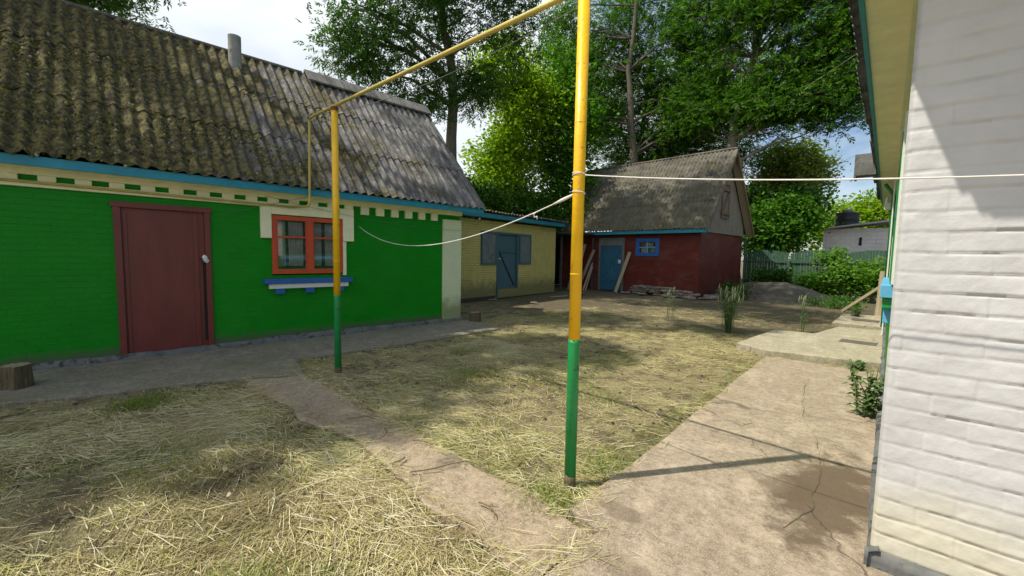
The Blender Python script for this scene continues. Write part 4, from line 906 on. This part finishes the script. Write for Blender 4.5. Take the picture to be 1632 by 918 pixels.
tree('elder_bush', (-13.6, 12.2, 0), [(-13.6, 12.2, 1.6), (-13.5, 12.4, 3.2)], .07,
     [(-13.5, 11.2, 3.2, 1.1, 1.6, 1.1, 46), (-13.4, 14.2, 3.3, 1.2, 1.8, 1.0, 46)], 'leaf_dark', 'dark leafy elder rising behind the yellow shed roof', 'bush', .15, 100, .5, 0, .3, 6, 10)
# right of the barn
tree('locust_tree', (-6.2, 30, 0), [(-6.2, 30, 3.0), (-6.3, 29.8, 7.0)], .16,
     [(-6.8, 29, 7.1, 1.5, 1.3, 1.7, 50), (-5.8, 29, 6.5, 1.25, 1.3, 1.7, 50), (-7.6, 29, 5.4, 1.1, 1.2, 1.5, 30)], 'leaf_yel', 'sunlit yellow-green tree just right of the barn gable', 'tree', .17, 90, .55, 0, .3, 7, 14)
tree('hazel_bush', (-5.4, 23.4, 0), [(-5.4, 23.4, 1.5), (-5.3, 23.3, 3.0)], .08,
     [(-5.9, 23.0, 2.9, 1.1, .9, 1.3, 54), (-5.0, 23.0, 3.3, .9, .9, 1.2, 50)], 'leaf_mid', 'dense green hazel overhanging the left part of the green fence', 'bush', .16, 110, .5, 0, .4, 8, 10)
tree('hazel_bush', (-7.2, 24.6, 0), [(-7.2, 24.6, 2.0), (-7.2, 24.5, 4.0)], .09,
     [(-7.0, 24.0, 3.6, 1.4, .9, 1.8, 60), (-5.4, 25.0, 4.4, 1.2, .9, 1.0, 34)], 'leaf_dark', 'dark hazel close behind the rear corner of the red barn', 'bush', .16, 100, .55, 0, .4, 9, 10)
tree('lime_tree', (-3.2, 41, 0), [(-3.2, 41, 3.0), (-3.2, 41, 6.0)], .25,
     [(-5.6, 40, 4.2, 2.2, 1.6, 2.0, 50), (-2.8, 40, 4.5, 2.6, 1.6, 2.2, 60), (-.6, 40, 4.0, 2.2, 1.6, 1.8, 40)], 'leaf_maple', 'pale sunlit tree far behind the white outhouse', 'tree', .24, 80, .8, 0, .3, 10, 10)
# trees behind the green house: the near one shows a branch over the roof, the others shade the yard
GS = 'trees behind the green house'
tree('walnut_tree', (-16.5, -1.6, 0), [(-16.3, -1.5, 5), (-16.2, -1.0, 9), (-16.0, -.8, 13)], .26,
     [(-16.0, -.9, 8.3, 1.5, 1.1, .7, 26), (-15.6, .1, 8.1, .8, .9, .35, 12), (-15.6, .9, 8.5, .7, .6, .25, 7), (-16.2, -2, 11, 2.2, 2.0, 2.0, 40)], 'leaf_ash', 'walnut whose leafy branch tips show above the green house ridge', 'tree', .32, 34, .5, 7, .5, 11, 16)
SH = [((-11.6, -5.6), [(-8.9, -5.2, 12.0, 1.7, 2.3, 1.2, 92), (-9.4, -3.0, 12.4, 1.2, 1.2, .8, 30), (-12.2, -4.6, 12.6, 1.0, 1.3, 1.2, 18), (-9.1, -7.2, 12.0, 1.4, 1.8, 1.0, 44)]),
      ((-11.9, -1.9), [(-8.6, -1.6, 13.0, .8, .8, .6, 20), (-10.3, 1.2, 13.6, 1.0, 1.2, .8, 22), (-7.9, 1.9, 14.2, .8, .6, .5, 9)])]
for i, ((x, y), bl) in enumerate(SH):
    tree('ash_tree', (x, y, 0), [(x, y, 5), (x+.4, y+.2, 9), (x+1.2, y+.6, 13)], .25, bl, 'leaf_ash', ('tall ash beyond the left end of the green house', 'tall ash behind the middle of the green house')[i], 'tree', .36, 36, .62, 7, .5, 20+i, 14)

# ------------------------------------------------------------ bushes along the fence and vine
def bush(nm, blobs, mat, label, leaf=.1, per=70, crad=.28, seed=0, base=None):
    r = np.random.default_rng(seed); b0 = base or (blobs[0][0], blobs[0][1], 0)
    t = empty(nm, b0, 0, label, 'bush'); mb = MB(); cl = []
    for (cx_, cy_, cz_, rx, ry, rz, n) in blobs:
        u = unit(r.normal(size=(n, 3)))*(r.uniform(.1, 1, (n, 1))**.5); cl.append(np.array([cx_, cy_, cz_])+u*np.array([rx, ry, rz]))
    cl = np.concatenate(cl); cl[:, 2] = np.maximum(cl[:, 2], .08)
    for c_ in cl[::3]:
        p = np.array([c_[0]*.6+b0[0]*.4, c_[1]*.6+b0[1]*.4, 0.]); mb.tube([tuple(p), tuple((p+c_)/2+r.normal(0, .05, 3)), tuple(c_)], [.012, .009, .004], 5)
    mb.build('stems', M['bark'], t)
    idx = np.repeat(np.arange(len(cl)), per); C = cl[idx]+r.normal(size=(len(idx), 3))*crad*.6; C[:, 2] = np.abs(C[:, 2])
    V, Fq = leaves(C, leaf, r, .3); mesh_np('foliage', V, Fq, M[mat], t); return t
bush('vine_bush', [(-2.35, 20.4, .95, .9, .5, .55, 38), (-1.6, 20.2, .8, .5, .5, .5, 16), (-3.2, 21.0, 1.6, .4, .3, .3, 8)], 'leaf_bush', 'bright light green bush against the right end of the green fence', .12, 75, .28, 31)
bush('currant_bush', [(-5.3, 21.0, .6, .9, .4, .55, 34)], 'leaf_dark', 'dark bush in front of the left end of the green fence', .11, 75, .28, 32)
bush('currant_bush', [(-3.6, 20.7, .5, .8, .4, .5, 30)], 'leaf_mid', 'mid green bush at the middle of the green fence beside the vine', .11, 75, .28, 33)
bush('nettle_clump', [(-2.3, 17.0, .12, .9, .6, .16, 20)], 'leaf_mid', 'low nettles at the foot of the leaning board', .07, 50, .2, 34)
bush('burdock_clump', [(-5.5, 17.3, .25, .5, .4, .3, 14)], 'leaf_dark', 'low dark weeds by the right side wall of the barn', .1, 50, .22, 35)

# tall weeds
def weed(nm, x, y, h, n, label, seed, kind='grass', spread=.12):
    r = np.random.default_rng(seed); t = empty(nm, (x, y, 0), 0, label, 'weed'); mb = MB(); V = []; F = []; hd = MB()
    for i in range(n):
        a = r.uniform(0, 6.28); le = spread*r.uniform(.2, 1); hh = h*r.uniform(.72, 1.); bx_, by_ = x+r.normal(0, .04), y+r.normal(0, .04)
        tip = np.array([bx_+le*math.cos(a), by_+le*math.sin(a), hh]); mid = np.array([bx_+le*.3*math.cos(a), by_+le*.3*math.sin(a), hh*.55])
        mb.tube([(bx_, by_, -.02), tuple(mid), tuple(tip)], [.005, .004, .002], 5)
        if kind != 'leafy': hd.tube([tuple(tip-np.array([0, 0, .12])), tuple(tip-np.array([0, 0, .05])), tuple(tip+np.array([.01, 0, .02]))], [.004, .012, .003], 6)
        m_ = 16 if kind == 'leafy' else 7
        for j in range(m_):
            f = r.uniform(.1, .95); p = np.array([bx_, by_, 0])*(1-f)+tip*f; b_ = r.uniform(0, 6.28); L_ = r.uniform(.10, .22) if kind != 'leafy' else r.uniform(.05, .11)
            d1 = np.array([math.cos(b_), math.sin(b_), .5]); d2 = np.array([math.cos(b_), math.sin(b_), -.35]); s = np.array([-math.sin(b_), math.cos(b_), 0])*(.007 if kind != 'leafy' else .022)
            q1 = p+d1*L_*.5; q2 = q1+d2*L_*.5; k = len(V); V += [p-s*.4, p+s*.4, q1+s, q1-s, q2+s*.1, q2-s*.1]; F += [(k, k+1, k+2, k+3), (k+3, k+2, k+4, k+5)]
    mb.build('stem', M['weed'], t)
    if hd.v: hd.build('seed_head', M['weed_head'], t)
    mesh_np('leaves', V, F, M['weed'], t); return t
weed('tall_grass', -3.0, 9.15, 1.0, 46, 'big clump of tall seeding grass left of the raised slab', 41, spread=.24)
weed('tall_grass', -1.98, 10.45, .82, 8, 'lone pale seeding weed standing right behind the raised slab', 42, spread=.1)
weed('dry_weed', -4.56, 9.85, .95, 6, 'thin dry brown weed in front of the barn stones', 43, spread=.05)
weed('bushy_weed', -.42, 5.2, .52, 12, 'leafy green weed growing at the foot of the white house side wall', 44, 'leafy', .2)
weed('bushy_weed', -.75, 7.42, .16, 5, 'small weed in the joint below the raised slab', 46, 'leafy', .08)
weed('bushy_weed', -1.5, 14.2, .3, 8, 'small leafy weed near the farthest slab', 45, 'leafy', .15)

# ------------------------------------------------------------ cut hay, grass, twigs
PATHS = [wobble(q, .12, .05, 3) for q in (APRON, CROSS, SLAB, SLAB2, SLAB3, SLAB4)]
def scatter(n, xr, yr, r, powr=1.0, keep_path=.0, soft=.0):
    P = np.c_[r.uniform(*xr, n), r.uniform(*yr, n)]; on = np.zeros(n, bool)
    for q in PATHS: on |= inpoly(P+r.normal(0, 1, (n, 1))*soft, q)
    on |= (P[:, 0] > -.05) & (P[:, 1] > 2.6); on |= P[:, 0] < -7.5
    return P[(~on) | (r.uniform(size=n) < keep_path)]
def strawmesh(name, P, r, lmin, lmax, w0, zup, mat, label, bd=.07):
    n = len(P); ang = 1.1*vnoise(P, .9, 31, 2)*3+r.normal(0, .85, n)
    L_ = r.uniform(0, 1, n)**1.8*(lmax-lmin)+lmin; d = np.c_[np.cos(ang), np.sin(ang)]; s = np.c_[-d[:, 1], d[:, 0]]
    bend = r.normal(0, bd, n)[:, None]*L_[:, None]; w_ = (w0*r.uniform(.6, 1.5, n))[:, None]
    onp = np.zeros(n, bool)
    for q in PATHS: onp |= inpoly(P, q)
    z0 = np.where(onp, .022, gz(P)+.004)+r.uniform(0, zup, n)*(~onp); tilt = r.normal(0, .055, n)*L_*(~onp)
    V = np.empty((n, 6, 3), np.float32)
    for k, (t, b) in enumerate(((-.5, 0), (0, 1), (.5, 0))):
        c = P+d*L_[:, None]*t+s*bend*b; z = z0+tilt*t*2+(.002+.15*np.abs(tilt))*(1 if k == 1 else .5)
        z = np.maximum(z, np.where(onp, .020, gz(c)+.001))
        ww = w_*(1 if k == 1 else .6); V[:, 2*k] = np.c_[c-s*ww, z]; V[:, 2*k+1] = np.c_[c+s*ww, z+w_[:, 0]*.6]
    V = V.reshape(-1, 3); i = np.arange(n)*6
    F = np.concatenate([np.c_[i, i+1, i+3, i+2], np.c_[i+2, i+3, i+5, i+4]])
    o = mesh_np(name, V, F, M[mat]); return tag(o, label, 'hay', kind='stuff')
r = np.random.default_rng(77)
P1 = scatter(480000, (-5.6, -.8), (-.7, 5.0), r, keep_path=.022, soft=.085)
def patch(P, lo): return np.clip(.40+1.6*vnoise(P, .75, 51, 3)+1.0*vnoise(P, 4.5, 52, 3), lo, 1)
Pa = P1[r.uniform(size=len(P1)) < patch(P1, .06)]
k = int(len(Pa)*.965)
strawmesh('cut_hay', Pa[:k], r, .008, .060, .00095, .012, 'straw', 'short pale cut hay strewn over the near yard', .02)
strawmesh('cut_hay', Pa[k:], r, .05, .34, .0012, .022, 'hay_stem', 'long dry stems of cut hay lying over the near yard', .03)
P2 = scatter(190000, (-7.4, -.5), (-2.5, 15), r, keep_path=.01, soft=.09)
dens = patch(P2, .05)*np.clip(1-(P2[:, 1]-8.5)/5, .10, 1)
P2 = P2[r.uniform(size=len(P2)) < dens]
strawmesh('cut_hay', P2, r, .03, .20, .0019, .018, 'straw', 'cut hay spread thinly over the far yard', .03)
# short living grass
def grassmesh(P, r, h0, mat='grass'):
    n = len(P); a = r.uniform(0, 6.28, n); d = np.c_[np.cos(a), np.sin(a), np.zeros(n)]; h = h0*r.uniform(.4, 1.3, n)[:, None]; z = gz(P)
    s = np.c_[-d[:, 1], d[:, 0], np.zeros(n)]*.0022; b = np.c_[P, z-.005]; m_ = b+np.array([0, 0, 1])*h*.6+d*h*.25; t = b+np.array([0, 0, 1])*h*.9+d*h*.85
    V = np.stack([b-s, b+s, m_-s*.8, m_+s*.8, t-s*.2, t+s*.2], 1).reshape(-1, 3); i = np.arange(n)*6
    return V, np.concatenate([np.c_[i, i+1, i+3, i+2], np.c_[i+2, i+3, i+5, i+4]])
Pg = scatter(150000, (-7.3, -.9), (-.8, 9.5), r)
edge = np.zeros(len(Pg))
edge = np.exp(-((Pg[:, 0]-(-1.50-.045*(Pg[:, 1]-2)))/.22)**2)*(Pg[:, 1] > 1.9)
k = vnoise(Pg, 1.1, 61, 3)+.9*edge; Pg = Pg[(k > .22) & (r.uniform(size=len(Pg)) < .85)]
tf = []
for (tx, ty, n, s) in ((-5.35, .25, 900, .13), (-2.05, .33, 500, .09), (-1.62, 1.93, 500, .12), (-4.1, 3.2, 600, .2), (-3.4, 2.1, 500, .25), (-5.0, 3.9, 500, .25), (-1.75, .62, 300, .1), (-3.7, .3, 500, .22), (-1.6, 2.6, 300, .1)):
    tf.append(np.array([tx, ty])+r.normal(size=(n, 2))*s)
tf = np.concatenate(tf)
V1, F1 = grassmesh(Pg, r, .030); V2, F2 = grassmesh(tf, r, .065)
o = mesh_np('short_grass', np.concatenate([V1, V2]), np.concatenate([F1, F2+len(V1)]), M['grass']); tag(o, 'short living grass growing through the cut hay', 'grass', kind='stuff')
# twigs
for i, (x, y, a, L_, lb) in enumerate(((-2.35, 1.62, 1.2, .42, None), (-3.55, 1.62, .95, .26, None), (-1.0, 1.35, .7, .5, 'long straight twig lying on the concrete in front of the near pole'), (-2.75, 1.75, .2, .18, None), (-1.75, 1.55, -.3, .16, None), (-3.1, 1.6, -.6, .2, None), (-3.9, 1.72, .3, .16, None), (-2.6, 1.45, -.9, .15, None))):
    q = [(x+L_*(t-.5)*math.cos(a)+.02*math.sin(5*t+i), y+L_*(t-.5)*math.sin(a)+.02*math.cos(4*t+i), .026+.008*math.sin(3*t)) for t in (0, .2, .4, .6, .8, 1)]
    m_ = MB().tube(q, [.005, .0045, .004, .0035, .003, .0015], 6); m_.tube([q[2], (q[2][0]+.05, q[2][1]+.04, .03)], [.003, .001], 5)
    o = m_.build('twig', M['twig'], None, 0, True); tag(o, lb or 'thin dry twig lying across the sandy path', 'twig', None if lb else 'dry twigs on the sandy path')
# dead leaves / scraps on the near hay
for i, (x, y) in enumerate(((-3.3, .55), (-3.75, .65), (-4.9, .2), (-2.9, .5), (-4.6, -.1))):
    V = [(x+.04*math.cos(t)*(1+.1*math.sin(2*t)), y+.014*math.sin(t), .03+.012*math.sin(2*t+i)) for t in [j*math.pi/5 for j in range(10)]]
    o = MB().add(V, [tuple(range(10))]).build('dead_leaf', M['pale_wood'], None); tag(o, 'pale dry leaf lying on the cut hay left of the sandy path', 'dead leaf', 'pale dry leaves on the hay')
Pc = scatter(900, (-6.5, -.9), (-.7, 9), r); n = len(Pc); s_ = r.uniform(.004, .022, n)**1.0; kx = []
for k_, h_ in ((1., .0), (.75, .6)):
    for a_ in np.arange(6)*np.pi/3: kx.append(np.c_[Pc[:, 0]+np.cos(a_)*s_*k_*r.uniform(.5, 1.3, n), Pc[:, 1]+np.sin(a_)*s_*k_*r.uniform(.5, 1.3, n), gz(Pc)+.004+h_*s_])
Vc_ = np.stack(kx, 1).reshape(-1, 3); b_ = np.arange(n)*12
Fc_ = np.concatenate([np.c_[b_+j, b_+(j+1) % 6, b_+6+(j+1) % 6, b_+6+j] for j in range(6)]+[np.c_[b_+6, b_+7, b_+8, b_+9], np.c_[b_+9, b_+10, b_+11, b_+6]])
o = mesh_np('soil_clods', Vc_, Fc_, M['dark_wood']); tag(o, 'small dark clods of earth among the cut hay', 'soil', kind='stuff')
# crumbs of grit on the slabs
Pq = np.c_[r.uniform(-5.2, 0, 5000), r.uniform(.4, 7.2, 5000)]; on = np.zeros(len(Pq), bool)
for q in (CROSS, SLAB): on |= inpoly(Pq, q)
Pq = Pq[on & (r.uniform(size=len(Pq)) < np.clip(.3+vnoise(Pq, 1.5, 70, 2), .03, 1))]; n = len(Pq); s = r.uniform(.0015, .006, (n, 1)); off = np.array([[1, 0, 0], [-.5, .8, 0], [-.5, -.8, 0], [0, 0, 1.1]])
V = (np.c_[Pq, np.full(n, .019)][:, None]+off[None]*s[:, None]*r.uniform(.7, 1.3, (n, 4, 1))).reshape(-1, 3); i = np.arange(n)*4
F = np.concatenate([np.c_[i, i+1, i+3], np.c_[i+1, i+2, i+3], np.c_[i+2, i, i+3]])
o = mesh_np('grit', V, F, M['stone']); tag(o, 'loose grit and crumbs scattered on the paths', 'grit', kind='stuff')
